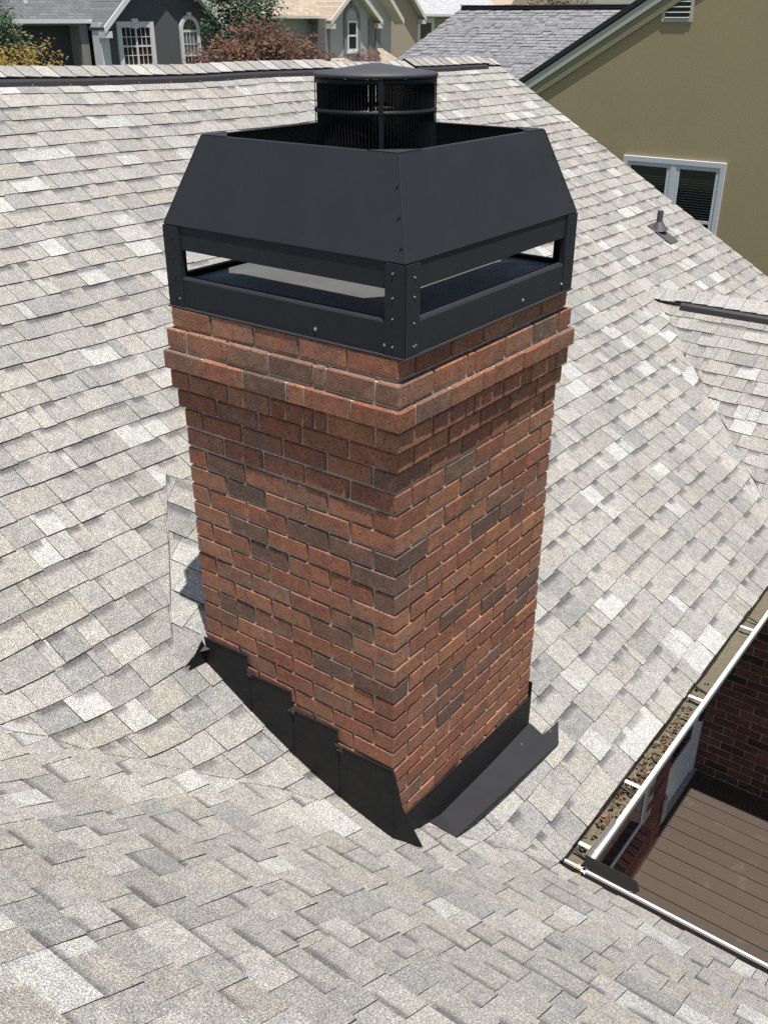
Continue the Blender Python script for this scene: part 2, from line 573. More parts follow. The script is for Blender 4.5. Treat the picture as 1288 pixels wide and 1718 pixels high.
PIECES = []        # (area, slope key, MB)
def lay_slope(key, fn, intervals, cmax, dc, zf=H, nf=Hn, wmin=0.085, wmax=0.24, facing=1, segf=None, skip=None, flip=False):
    rows = int(round(cmax/dc))
    dc = cmax/rows
    for r in range(rows):
        c0 = r*dc; c1 = min(cmax, c0+dc*1.10)
        cm = c0+dc/2
        for lo, hi, ca, cb in intervals:
            if not (ca <= cm < cb): continue
            l0, h0, l1, h1 = lo(c0), hi(c0), lo(c1), hi(c1)
            L, Hh = min(l0, l1), max(h0, h1)
            if L >= Hh: continue
            a = L - rnd.uniform(0, 0.25)
            raised = rnd.random() < 0.5
            while a < Hh:
                wd = rnd.uniform(wmin, wmax)
                if rnd.random() < 0.10: wd = rnd.uniform(0.04, 0.09)
                b = a + wd
                g = 0.0014
                p, q = max(a+g, l0), min(b-g, h0)
                pu, qu = max(a+g, l1), min(b-g, h1)
                raised = not raised if rnd.random() < 0.8 else raised
                if (q-p > 0.012 or qu-pu > 0.012) and q-p > -0.2 and qu-pu > -0.2:
                    if q < p: p = q = (p if p <= l0+1e-6 else q)
                    if qu < pu: pu = qu = (qu+pu)/2
                    jit = rnd.uniform(-0.004, 0.004) + (0.0 if raised else 0.003)
                    cc = c0 + jit if r else c0 + jit*0.5
                    x, y = fn((p+q)/2, cm)
                    if not (skip and skip(x, y)):
                        seg = segf(x, y) if segf else 1
                        th = rnd.uniform(0.0074, 0.0094) if raised else rnd.uniform(0.0050, 0.0066)
                        mb, quad = shingle_piece(fn, p, q, pu, qu, cc, c1, zf, nf, th, seg, (a+g < max(l0, l1), b-g > min(h0, h1)))
                        if flip: mb.f = [tuple(reversed(f)) for f in mb.f]; mb.uv = [list(reversed(u)) if u else None for u in mb.uv]
                        PIECES.append((seen_area(quad), key, mb))
                a = b

def in_chimney(x, y): return 0.06 < x < CW-0.06 and 0.06 < y < CDP+0.05
def jag(): return rnd.uniform(-0.03, 0.05)
def main_lo(c): return max(-3.6, XE-0.985*c-0.012+0.018*math.sin(c*23)+0.012*math.sin(c*61))
def gab_hi(c): return XG+1.02*c*SM/SG+0.02
KY = 1.0365
cv0, cv1 = (YV0-YE)/KY, (1.876-YE)/KY
def xv(c): return XV0+KV*(c*KY+YE-YV0)
def segm(x, y):
    d = abs(zmain(x, y)-zwing(x, y))
    return 3 if d < 0.35 else 1
def Hm(x, y): return H(x, y)
def Hw(x, y): return H(x, y)-0.035*min(1.0, max(0.0, (zmain(x, y)-zwing(x, y))/0.06))
lay_slope('main_slope', lambda a, c: (a, main_y(a, c)), [
    (main_lo, gab_hi, 0, cv0),
    (main_lo, lambda c: xv(c)-0.004, cv0, cv1),
    (lambda c: CW-xv(c)+0.004, gab_hi, cv0, 2.05),
    (lambda c: CW-xv(c)+0.004, lambda c: XR, 2.05, cv1),
    (main_lo, lambda c: XR, cv1, 99),
    (lambda c: max(6.1, 8.1-c*SM/SG), lambda c: XR, 0, 2.05)], CR, 0.1195, zf=Hm, segf=segm, skip=in_chimney)
lay_slope('wing_slope', lambda a, c: (XE-c, a), [
    (lambda c: -3.2, lambda c: YE+c*SW/SM+0.07, 0, 99)], 3.9, 0.1185, segf=segm, skip=in_chimney, wmin=0.08, wmax=0.23, zf=Hw)
lay_slope('gable_slope', lambda a, c: (XG+c, a), [
    (lambda c: -3.0, lambda c: YE+c*SG/SM-0.02+0.02*math.sin(c*37), 0, 99)], 1.98, 0.1186, flip=True,
    segf=lambda x, y: 2)
# cricket: courses run along Y, rising towards the ridge behind the chimney
def zcl(x, y):
    z = zcrick(x)
    if x < 0:
        t = max(0.0, (x-XV0)/(-XV0)); zm = zmain(0, y)+wave(x, y)
        z = zm+(z-zm)*t
    return z+0.004
NOPALE = True
nfl = Vector((-0.615, 0, 1)).normalized(); nfr = Vector((0.615, 0, 1)).normalized()
lay_slope('cricket', lambda a, c: (XV0+c, a), [
    (lambda c: CDP+0.3*max(0.0, -XV0-c), lambda c: min(1.9, YV0+c/KV-0.006), 0, 99)], 0.667, 0.117, wmin=0.2, wmax=0.42, zf=zcl, nf=lambda x, y: nfl, flip=True)
lay_slope('cricket', lambda a, c: (CW-XV0-c, a), [
    (lambda c: CDP, lambda c: min(1.9, YV0+c/KV-0.006), 0, 99)], 0.667, 0.117, wmin=0.2, wmax=0.42, zf=lambda x, y: zcrick(x)+0.004, nf=lambda x, y: nfr)

NOPALE = False
# roof decking under the shingles: one part per slope
def deck_sheet(name, pts_fn, nu, nv, dz=-0.012, m=M_FELT):
    mb = MB(); vs = []; fs = []
    for j in range(nv+1):
        for i in range(nu+1):
            x, y, z = pts_fn(i/nu, j/nv); vs.append((x, y, z+dz))
    for j in range(nv):
        for i in range(nu):
            k = j*(nu+1)+i
            fs.append((k, k+1, k+nu+2, k+nu+1))
    mb.grid(vs, fs)
    return mb.build(name, m, house)
def f_main(u, v):
    c = v*CR; lo = max(-3.6, XE-0.98*c); hi = XR
    x = lo+(hi-lo)*u; y = main_y(x, c); return x, y, H(x, y)
SLOPES = {}
SLOPES['main_slope'] = deck_sheet('main_roof_slope', f_main, 40, 44)
def f_wing(u, v):
    c = v*3.9; lo = -3.2; hi = YE+c*SW/SM; x = XE-c; y = lo+(hi-lo)*u; return x, y, H(x, y)
SLOPES['wing_slope'] = deck_sheet('wing_roof_slope', f_wing, 30, 24)
def f_gab(u, v):
    c = v*2.0; lo = -3.0; hi = YE+c*SG/SM; x = XG+c; y = lo+(hi-lo)*u; return x, y, H(x, y)
SLOPES['gable_slope'] = deck_sheet('gable_roof_slope', f_gab, 20, 12)
mb = MB()
cz = zcrick(CW/2)
zz = zcrick(XV0)
yt = YV0+(CW/2-XV0)/KV
mb.face([(XV0, YV0, zz-0.01), (0, CDP-0.05, zcrick(0)-0.02), (CW/2, CDP-0.05, cz-0.01), (CW/2, yt, cz-0.01)])
mb.face([(CW-XV0, YV0, zz), (CW/2, yt, cz), (CW/2, CDP-0.05, cz), (CW-XV0, CDP-0.05, zz)])
SLOPES['cricket'] = mb.build('cricket_slope', M_FELT, house)

# the roof faces one does not see from here
mb = MB()
yr = lambda x: main_y(x, CR)
zr = lambda x: H(x, yr(x))
mb.face([(-3.6, yr(-3.6), zr(-3.6)-0.01), (XR, yr(XR), zr(XR)-0.01), (XR, yr(XR)+5.2, ZE), (-3.6, yr(-3.6)+5.2, ZE)])
mb.face([(6.1, -3.0, ZE+SG*2-0.01), (8.1, -3.0, ZE), (8.1, YE, ZE), (6.1, YE+2.08, ZE+SG*2-0.01)])
mb.face([(XE-3.9, -3.2, ZE+SW*3.9-0.01), (XE-3.9, 3.6, ZE+SW*3.9-0.01), (XE-7.8, 3.6, ZE), (XE-7.8, -3.2, ZE)])
mb.build('rear_roof_slope', simple('plain_shingle', (0.32, 0.31, 0.295), 0.92, scale=40, var=0.35), house)

# pick the pieces that show largest; the rest of each slope is joined
PIECES.sort(key=lambda p: -p[0])
N_IND = 290
rest = {}
for k, (a, key, mb) in enumerate(PIECES):
    if k < N_IND and a > 0:
        mb.build('shingle', [M_SH, M_EDGE], SLOPES[key])
    else:
        rest.setdefault(key, MB()).add(mb)
for key, mb in rest.items():
    mb.build('small_shingles', [M_SH, M_EDGE], SLOPES[key], kind='stuff')

# ridge: vent strip, cap shingles
def ridge_caps(name, pts, dirn, half_w, slope_l, slope_r, lift, step=0.142, parent=house):
    """folded cap pieces along a ridge; pts(t)->Vector on the ridge, dirn unit along it, side = horizontal perpendicular"""
    return
rid = empty('ridge', (4, 4.9, 0.9), parent=house)
def ridge_pt(x): return Vector((x, yr(x), zr(x)))
x = -3.5
capmb = MB()
while x < XR-0.02:
    col, pale = tint()
    if rnd.random() < 0.35: col = tuple(min(0.6, v*1.3) for v in col)
    rgba = (*col, 0.0)
    vent_here = (x < 5.25) or (6.51 < x < 7.97)
    lift = 0.030 if vent_here else 0.012
    x1 = x+0.15
    p0 = ridge_pt(x); p1 = ridge_pt(min(x1, XR))
    hw = 0.135
    for sgn in (-1, 1):
        a0 = p0 + Vector((0, 0, lift+0.007)); a1 = p1 + Vector((0, 0, lift+0.001))
        b0 = p0 + Vector((0, sgn*hw, -SM*hw+lift+0.007+0.012)); b1 = p1 + Vector((0, sgn*hw, -SM*hw+lift+0.001+0.012))
        q = [a0, b0, b1, a1] if sgn < 0 else [a0, a1, b1, b0]
        capmb.face(q, 0, rgba, [(0, 0), (0.4, 0), (0.4, 0.3), (0, 0.3)])
        capmb.face([b0, b0-Vector((0, 0, 0.007)), b1-Vector((0, 0, 0.007)), b1], 1, rgba)
        capmb.face([a0, a0-Vector((0, 0, 0.008)), b0-Vector((0, 0, 0.008)), b0], 1, rgba)
    x += 0.142 + rnd.uniform(-0.006, 0.006)
    if len(capmb.f) >= 6:
        capmb.build('ridge_cap_shingle', [M_SH, M_EDGE], rid)
        capmb = MB()
for xa, xb in ((-3.6, 5.28), (6.66, 7.98)):
    mb = MB(); n = max(2, int((xb-xa)/0.4))
    hw = 0.165
    for i in range(n):
        xs = [xa+(xb-xa)*i/n, xa+(xb-xa)*(i+1)/n]
        for sgn in (-1, 1):
            P = [ridge_pt(q) for q in xs]
            top = [p+Vector((0, 0, 0.028)) for p in P]
            ed = [p+Vector((0, sgn*hw, -SM*hw+0.030)) for p in P]
            bt = [p+Vector((0, sgn*(hw+0.012), -SM*(hw+0.012)+0.002)) for p in P]
            mb.face([top[0], ed[0], ed[1], top[1]] if sgn < 0 else [top[0], top[1], ed[1], ed[0]])
            mb.face([ed[0], bt[0], bt[1], ed[1]] if sgn < 0 else [ed[0], ed[1], bt[1], bt[0]])
    rv = mb.build('ridge_vent', M_VENT, rid)
    nm = MB()
    q = xa+0.1
    while q < xb:
        p = ridge_pt(q)+Vector((0, -hw-0.008, -SM*(hw+0.008)+0.012))
        nm.box(p-Vector((0.006, 0.006, 0.004)), p+Vector((0.006, 0.004, 0.006)))
        q += 0.31
    nm.build('nail_heads', M_SCREW, rv, kind='stuff')

# ridge of the far gable (runs along -Y)
gr = empty('gable_ridge', (6.1, 0, -0.85), parent=house)
zg = ZE+SG*2.0
y = YE+2.08+0.10
k = 0
while y > -3.0:
    col, _ = tint()
    col = tuple(0.5*v+0.17 for v in col)
    lift = 0.034 if y < 1.385 else 0.014
    mb = MB(); rgba = (*col, 0.0)
    yb = y-0.15
    zc = zg if y < YE+2.05 else zg
    for sgn in (-1, 1):
        hw = 0.135
        a0 = Vector((6.1, yb, zc+lift+0.010)); a1 = Vector((6.1, y, zc+lift+0.002))
        b0 = a0+Vector((sgn*hw, 0, -SG*hw+0.008)); b1 = a1+Vector((sgn*hw, 0, -SG*hw+0.008))
        mb.face([a0, a1, b1, b0] if sgn < 0 else [a0, b0, b1, a1], 0, rgba, [(0, 0), (0, 0.3), (0.4, 0.3), (0.4, 0)])
        mb.face([b0, b1, b1-Vector((0, 0, 0.008)), b0-Vector((0, 0, 0.008))], 1, rgba)
        mb.face([a0, b0, b0-Vector((0, 0, 0.010)), a0-Vector((0, 0, 0.010))], 1, rgba)
    mb.build('ridge_cap_shingle', [M_SH, M_EDGE], gr)
    y -= 0.142
mb = MB()
for sgn in (-1, 1):
    hw = 0.165
    A = [Vector((6.1, yy, zg+0.032)) for yy in (1.24, -3.0)]
    B = [a+Vector((sgn*hw, 0, -SG*hw+0.004)) for a in A]
    Cc = [a+Vector((sgn*(hw+0.01), 0, -SG*hw-0.035)) for a in A]
    mb.face([A[0], B[0], B[1], A[1]]); mb.face([B[0], Cc[0], Cc[1], B[1]])
mb.build('ridge_vent', M_VENT, gr)

# ------------------------------------------------------------------ eaves: fascia, gutters, hangers
mb = MB()
mb.box((XE+0.02, YE+0.012, ZE-0.20), (XG-0.02, YE+0.030, ZE-0.012))
mb.build('fascia', M_BLKTRIM, house)
mb = MB()
mb.box((XE-0.030, -3.2, ZE-0.20), (XE-0.012, YE, ZE-0.012))
mb.build('fascia', M_BLKTRIM, house)
mb = MB()
mb.box((XG+0.012, -3.0, ZE-0.20), (XG+0.030, YE, ZE-0.012))
mb.build('fascia', M_WHITE, house)
YL, XL, ZL = -0.545, 0.712, -2.060         # lips
def trough(name, pr, a0, a1, axis, m, parent=house):
    mb = MB(); n = len(pr)
    def pt(q, a): return Vector((a, q[0], q[1])) if axis == 'x' else Vector((q[0], a, q[1]))
    for i in range(n-1):
        mb.face([pt(pr[i], a0), pt(pr[i], a1), pt(pr[i+1], a1), pt(pr[i+1], a0)])
    return mb.build(name, m, parent)
bk = trough('gutter_back', [(YE+0.006, ZE-0.010), (YE+0.006, ZL-0.080)], XE, XG-0.02, 'x', M_BLKTRIM)  # black colours in the drip edge and the shade below the shingle edge
bk2 = trough('gutter_back', [(XE-0.006, ZE-0.010), (XE-0.006, ZL-0.080)], -3.2, YE+0.02, 'y', M_BLKTRIM)  # same black, shade under the wing shingles included in the colour
gut = trough('gutter', [(YE+0.010, ZL-0.08), (YE+0.010, ZL-0.085), (YL+0.006, ZL-0.085), (YL+0.006, ZL-0.03), (YL+0.012, ZL-0.010), (YL+0.010, ZL), (YL-0.006, ZL), (YL-0.010, ZL-0.012),
                         (YL-0.004, ZL-0.030), (YL+0.004, ZL-0.06), (YL+0.006, ZL-0.09), (YE+0.012, ZL-0.09)], XE+0.06, XG-0.06, 'x', M_WHITE)
bk3 = trough('gutter_shaded_inside', [(XE-0.008, ZL-0.08), (XE-0.008, ZL-0.085), (XL-0.012, ZL-0.085), (XL-0.010, ZL-0.012)], -3.2, YE+0.02, 'y', M_BROWN)  # gutter's own inner faces, their shade and dirt put into the brown
gut2 = trough('gutter', [(XL-0.010, ZL-0.012), (XL-0.009, ZL), (XL+0.002, ZL), (XL+0.008, ZL-0.012),
                         (XL+0.002, ZL-0.03), (XL-0.004, ZL-0.06), (XL-0.006, ZL-0.09), (XE-0.010, ZL-0.09)], -3.2, YE+0.02, 'y', M_WHITE)
gut3 = trough('gutter', [(XG+0.010, ZL-0.005), (XG+0.010, ZL-0.085), (XG-0.085, ZL-0.085), (XG-0.100, ZL-0.012), (XG-0.096, ZL), (XG-0.08, ZL)], -3.0, YE+0.02, 'y', M_WHITE)
mb = MB()                                    # silt bed, lumpy
vs = []; fs = []; nx = 70
for i in range(nx+1):
    for j in range(4):
        xx = XE+0.03+(XG-XE-0.1)*i/nx; yy = YL+0.009+(YE-YL-0.003)*j/3
        vs.append((xx, yy, ZL-0.046+0.010*math.sin(xx*9)+rnd.uniform(-0.006, 0.006)))
for i in range(nx):
    for j in range(3):
        k = i*4+j; fs.append((k, k+4, k+5, k+1))
mb.grid(vs, fs, smooth=True)
mb.build('gutter_silt', M_MUD, gut)
mb = MB()
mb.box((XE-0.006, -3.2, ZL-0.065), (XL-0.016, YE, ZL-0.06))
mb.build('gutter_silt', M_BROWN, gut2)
for xx in (0.835, 1.34, 2.19, 3.06, 3.80):
    mb = MB()
    mb.box((xx-0.011, YL-0.004, ZL+0.001), (xx+0.011, YE-0.006, ZL+0.006), ch=0.001)
    mb.box((xx-0.011, YE-0.010, ZL-0.03), (xx+0.011, YE-0.006, ZL+0.001))
    mb.build('gutter_hanger', M_WHITE, gut)
for xx in (0.80, 1.31, 2.32, 3.22):            # dark straps lower down
    mb = MB()
    mb.tube((xx, YE-0.002, ZL-0.012), (xx-0.006, YL+0.014, ZL-0.030), 0.006, n=6)
    mb.build('gutter_strap', M_BLKTRIM, gut)
# splash guard folded round the inner corner
mb = MB()
z0, z1 = ZL-0.002, ZL+0.055
mb.prism([(XL+0.012, YL+0.006, z0), (1.02, YL+0.002, z0), (1.05, YL+0.002, z0+0.022), (1.02, YL+0.006, z1-0.01), (XL+0.022, YL+0.012, z1+0.015)], (0, 0.0015, 0))
mb.build('splash_guard', M_GALV, gut)
mb = MB()
mb.prism([(XL+0.002, YL+0.004, z0), (XL+0.002, YL-0.235, z0), (XL+0.010, YL-0.255, z0+0.03), (XL+0.016, YL-0.235, z1+0.012), (XL+0.016, YL+0.010, z1+0.015)], (-0.0015, 0, 0))
mb.build('splash_guard', black_metal('dull_grey_black_metal', (0.035, 0.033, 0.03), 0.28), gut2)
mb = MB()
mb.tube((XL, YL-0.01, ZL+0.001), (XL, YL-0.01, ZL+0.007), 0.006, n=8)
mb.tube((XL, YL-0.22, ZL+0.001), (XL, YL-0.22, ZL+0.007), 0.006, n=8)
mb.build('screw', M_SCREW, gut2)

# leaf litter lying in the gutter, loose leaves
def leaf_shape(mb, p, size, col, tilt=0.6):
    a = rnd.uniform(0, 6.28)
    u = Vector((math.cos(a), math.sin(a), rnd.uniform(-tilt, tilt)))*size
    v = Vector((-math.sin(a), math.cos(a), rnd.uniform(-tilt, tilt)))*size*rnd.uniform(0.35, 0.6)
    c = (*col, 1)
    n = u.cross(v).normalized()*size*rnd.uniform(0.1, 0.35)
    mb.face([p-u, p-v*0.9+n*0.3, p+u*0.2-v+n, p+u, p+u*0.2+v+n, p-u*0.5+v*0.8], 0, col=c)
mb = MB()
for i in range(230):
    xx = rnd.triangular(XE+0.15, 2.5, 1.45)
    yy = rnd.uniform(YL+0.02, YE-0.004)
    k = rnd.uniform(0.6, 1.3)
    base = rnd.choice([(0.12, 0.062, 0.032), (0.14, 0.088, 0.05), (0.07, 0.048, 0.03), (0.17, 0.12, 0.075), (0.045, 0.034, 0.024)])
    leaf_shape(mb, Vector((xx, yy, ZL-0.034+rnd.uniform(0, 0.022))), rnd.uniform(0.007, 0.019), tuple(v*k for v in base))
mb.build('leaf_litter', M_LEAF, kind='stuff')
for k, (px, py, lab) in enumerate(((XE+0.075, YE-0.062, 'yellow leaf clump at the gutter corner, upper one beside the splash guard'),
                                   (XE+0.028, YE-0.075, 'yellow leaf clump at the gutter corner, lower one against the shingles'))):
    mb = MB()
    for i in range(4):
        leaf_shape(mb, Vector((px+rnd.uniform(-0.008, 0.008), py+rnd.uniform(-0.008, 0.008), ZL-0.012+0.004*i)), 0.012, (0.40, 0.29, 0.055))
    o = mb.build('yellow_leaf', M_LEAF)
    tag(o, lab, 'leaf', 'yellow leaves at the gutter corner')

# ------------------------------------------------------------------ bricks
L_, P_ = 0.1937, 0.2032
HB, HP = 0.0690, 0.0791086
BD = 0.092
def brick_mesh(length, seed, dpt=BD, hgt=HB):
    r2 = random.Random(seed)
    vs, fs = chamfer(-length/2, -dpt/2, 0, length/2, dpt/2, hgt, 0.0040, 0.0013, r2)
    me = bpy.data.meshes.new('brick')
    me.from_pydata(vs, [], fs)
    me.materials.append(M_BRICK)
    me.update()
    return me
BRM = [brick_mesh(L_, s) for s in range(8)]
RED = [(0.240, 0.108, 0.067), (0.220, 0.098, 0.062), (0.256, 0.120, 0.073), (0.212, 0.092, 0.058), (0.246, 0.124, 0.078)]
DARK = [(0.140, 0.086, 0.062), (0.155, 0.093, 0.067), (0.130, 0.083, 0.062)]
BRN = [(0.190, 0.107, 0.074)]
ORG = [(0.280, 0.134, 0.073), (0.262, 0.124, 0.069)]
def pick(l):
    c = rnd.choice(l); k = rnd.uniform(0.88, 1.12)
    return (c[0]*k, c[1]*k, c[2]*k, 1)
def rand_brick():
    r = rnd.random()
    return pick(DARK) if r < 0.015 else pick(BRN) if r < 0.06 else pick(ORG) if r < 0.10 else pick(RED)

chim = empty('brick_chimney', (CW/2, CDP/2, -1.8),
             'square red brick chimney with stepped corbel courses and black flashing, rising from the pale shingles', 'chimney')
PROJ = {0: 0.008, 1: 0.026, 2: 0.040, 3: 0.027, 4: 0.013}
# bricks of a colour of their own, (row, index counted from the near corner)
LEFT_SP = {(1,1): DARK, (1,2): BRN, (2,2): DARK, (4,3): BRN, (7,3): DARK, (8,3): DARK, (9,1): DARK, (10,3): DARK, (10,0): DARK, (11,2): DARK,
           (13,3): BRN, (15,3): DARK, (13,0): BRN, (14,1): DARK, (16,1): DARK, (16,0): DARK, (17,0): ORG, (18,1): BRN, (19,1): ORG}
FRONT_SP = {(1,0): BRN, (2,0): DARK, (2,4): BRN, (1,4): DARK, (6,1): DARK, (7,1): ORG, (7,3): ORG, (8,2): ORG, (9,0): DARK, (9,2): ORG, (10,3): DARK, (9,3): BRN,
            (11,3): ORG, (12,2): ORG, (13,3): ORG, (14,1): DARK, (15,3): DARK, (16,1): ORG, (17,4): DARK, (18,1): DARK, (20,1): DARK, (18,4): ORG}
hid = MB()
closer_mesh = {}
NROW = 27
for k in range(NROW):
    z = -(k-5)*HP - HB + rnd.uniform(-0.0012, 0.0012)
    p = PROJ.get(k, 0.0)
    x0, y0, x1, y1 = -p, -p, CW+p, CDP+p
    def run(start, end, n):
        """positions (centre, length) of n bricks between two ends, closer added where the course is longer"""
        span = end-start
        extra = span - (n*P_-(P_-L_))
        out = []
        if extra > 0.05:
            cl = extra-(P_-L_)
            a = start
            for i in range(n):
                if i == 2 if n > 4 else i == 1:
                    out.append((a+cl/2, cl)); a += cl+(P_-L_)
                out.append((a+L_/2, L_)); a += P_
        else:
            ln = (span-(n-1)*(P_-L_))/n
            a = start
            for i in range(n):
                out.append((a+ln/2, ln)); a += ln+(P_-L_)
        return out
    G = P_-L_
    if k % 2 == 0:
        left = run(y0, y1, 5); front = run(x0+BD+G, x1, 5); right = run(y0+BD+G, y1-BD-G, 4); back = run(x0+BD+G, x1, 5)
    else:
        left = run(y0+BD+G, y1-BD-G, 4); front = run(x0, x1-BD-G, 5); right = run(y0, y1, 5); back = run(x0, x1-BD-G, 5)
    def put(cx, cy, ln, rotz, sp):
        col = pick(sp) if sp else rand_brick()
        # corner bricks and plain ones differ a little in how far they stand out
        off = rnd.uniform(-0.0018, 0.0018)
        if rotz: cx += off
        else: cy += off
        if abs(ln-L_) < 1e-4: me = rnd.choice(BRM)
        else:
            key = round(ln, 3)
            if key not in closer_mesh: closer_mesh[key] = [brick_mesh(ln, 50+s) for s in range(2)]
            me = rnd.choice(closer_mesh[key])
        o = place(me, 'brick', (cx, cy, z), chim, col, rotz)
        o.rotation_euler = (rnd.uniform(-0.004, 0.004), rnd.uniform(-0.006, 0.006), rotz+rnd.uniform(-0.004, 0.004)+(math.pi if rnd.random() < 0.5 else 0))
    i = 0
    for c, ln in left:
        full = ln > 0.15
        if z + HB > H(-0.05, c) - 0.03:
            put(x0+BD/2, c, ln, math.pi/2, LEFT_SP.get((k, i)) if full else None)
        if full: i += 1
    i = 0
    for c, ln in front:
        full = ln > 0.15
        if z + HB > H(c, -0.02) - 0.03:
            put(c, y0+BD/2, ln, 0, FRONT_SP.get((k, i)) if full else None)
        if full: i += 1
    for c, ln in right:
        if z + HB > zmain(0, c) - 0.05:
            vs, fs = chamfer(x1-BD, c-ln/2, z, x1, c+ln/2, z+HB, 0.0028)
            hid.grid(vs, fs, col=rand_brick())
    for c, ln in back:
        if z + HB > zmain(0, CDP) - 0.05:
            vs, fs = chamfer(c-ln/2, y1-BD, z, c+ln/2, y1, z+HB, 0.0028)
            hid.grid(vs, fs, col=rand_brick())
mb = MB()
for k in range(NROW):
    p = PROJ.get(k, 0.0); z1 = -(k-5)*HP
    ins = 0.0080
    pj = min(p, PROJ.get(k+1, 0.0)); zj = z1-HB-0.0005
    mb.box((-p+ins, -p+ins, zj), (CW+p-ins, CDP+p-ins, z1-0.004))
    mb.box((-pj+ins, -pj+ins, z1-HP-0.004), (CW+pj-ins, CDP+pj-ins, zj-0.0003))
core = mb.build('mortar_core', M_MORTAR, chim)
def tint_brick_mat():
    m = M_BRICK.copy(); m.name = 'red_brick_rear'
    t = m.node_tree
    oi = [n for n in t.nodes if n.type == 'OBJECT_INFO'][0]
    at = [n for n in t.nodes if n.type == 'ATTRIBUTE'][0]
    for l in list(t.links):
        if l.from_node == oi:
            s = l.to_socket; t.links.remove(l); t.links.new(at.outputs['Color'], s)
    return m
M_BRICK2 = tint_brick_mat()
hid.build('rear_bricks', M_BRICK2, chim, kind='stuff')

# stepped side flashing on the left face: each piece laps the one below it
def roofz(x, y): return H(x, y)
ST = [(1.012, 0.750, -1.052, -1.040, 0), (0.765, 0.512, -1.132, -1.118, 1), (0.525, 0.270, -1.212, -1.196, 2), (0.285, -0.006, -1.280, -1.258, 3)]
for (ya, yb, za, zb, n) in ST:
    xx = -0.006-0.0025*(3-n)
    mb = MB()
    q = [(xx, ya, za), (xx, yb, zb)]
    m_ = 5
    low = [(xx, yb+(ya-yb)*i/m_, H(xx, yb+(ya-yb)*i/m_)+0.004) for i in range(m_+1)]
    mb.prism(q + low, (-0.0016, 0, 0))
    # sealant lip along the top edge
    mb.tube((xx-0.001, ya, za), (xx-0.001, yb, zb), 0.0035, n=6)
    mb.build('step_flashing', M_FLASH, chim)
M_TAR = simple('tar_sealant', (0.035, 0.032, 0.030), 0.45, scale=60, var=0.5)
for (yy, zz_) in ((0.752, -1.125), (0.514, -1.205), (0.272, -1.283)):
    mb = MB()
    for k in range(6):
        c = Vector((-0.0150, yy+rnd.uniform(-0.022, 0.010), zz_+rnd.uniform(-0.016, 0.020)))
        r = rnd.uniform(0.006, 0.013)
        pts = [c+Vector((0.0005*k, r*rnd.uniform(0.7, 1.25)*math.cos(a), r*rnd.uniform(0.6, 1.1)*math.sin(a))) for a in [2*math.pi*q/9 for q in range(9)]]
        mb.prism(pts, (-0.002, 0, 0))
    mb.build('sealant_smear', M_TAR, chim, kind='stuff')
# corner flange wrapping past the near corner, standing off the right face
mb = MB()
xx = -0.0072
mb.prism([(xx, -0.008, -1.262), (xx, -0.008, H(0, 0)+0.004), (0.062, -0.105, H(0.06, -0.10)+0.008), (0.030, -0.024, -1.47)], (0.0015, -0.0010, 0))
mb.build('corner_flange', M_FLASH, chim)
mb = MB()                                    # flange at the upper back corner
mb.prism([(-0.008, 1.010, -1.045), (-0.008, 1.010, H(0, 1.01)+0.004), (-0.112, 1.018, H(-0.11, 1.02)+0.01), (-0.040, 1.016, -1.085)], (0, 0.0015, 0))
mb.build('corner_flange', M_FLASH, chim)
mb = MB()                                    # torn pale strip of sealant tape
mb.prism([(-0.012, 1.012, -0.985), (-0.006, 1.008, -1.04), (-0.016, 1.006, -1.10), (-0.034, 1.012, -1.04)], (0, -0.001, 0))
mb.build('sealant_tape', simple('pale_tape', (0.55, 0.54, 0.55), 0.5), chim)
# apron flashing below the right face: upright leg
mb = MB()
n = 8
zt = lambda x: -1.545-0.055*(x-0.05)/1.05
top = [(0.020+(CW+0.004-0.020)*i/n, -0.010, zt(0.02+(CW-0.016)*i/n)) for i in range(n+1)]
low = [(q[0], -0.012, H(q[0], -0.012)+0.002) for q in top]
mb.prism(top + low[::-1], (0, -0.0016, 0))
mb.tube(top[0], top[-1], 0.0045, n=6)
mb.box((CW+0.002, -0.013, H(CW, 0)-0.0), (CW+0.0045, 0.05, zt(CW)+0.09))
apr = mb.build('apron_flashing', M_FLASH, chim)
mb = MB()                                    # sloping plate on the shingles
pl = [(0.245, -0.013), (0.278, -0.128), (0.72, -0.142), (1.16, -0.158), (1.268, -0.096), (1.128, -0.088), (1.122, -0.013), (0.72, -0.013), (0.335, -0.013)]
def ap(q): return Vector((q[0], q[1], max(zmain(*q)+0.019, H(*q)+0.014)))
mb.prism([ap(q) for q in pl], (0, 0, -0.002))
for a_, b_ in zip(pl[1:4], pl[2:5]):
    mb.tube(ap(a_)-Vector((0, 0, 0.001)), ap(b_)-Vector((0, 0, 0.001)), 0.0028, n=6)
pa = mb.build('apron_plate', M_APRON, chim)
mb = MB()
for q in ((0.33, -0.095), (0.60, -0.065), (0.98, -0.05), (1.18, -0.10), (0.66, -0.10)):
    v = ap(q); mb.tube(v, v+Vector((0, 0, 0.004)), 0.009, 0.006, n=10)
mb.build('nail_heads', simple('tarred_nail', (0.06, 0.056, 0.052), 0.5), pa, kind='stuff')

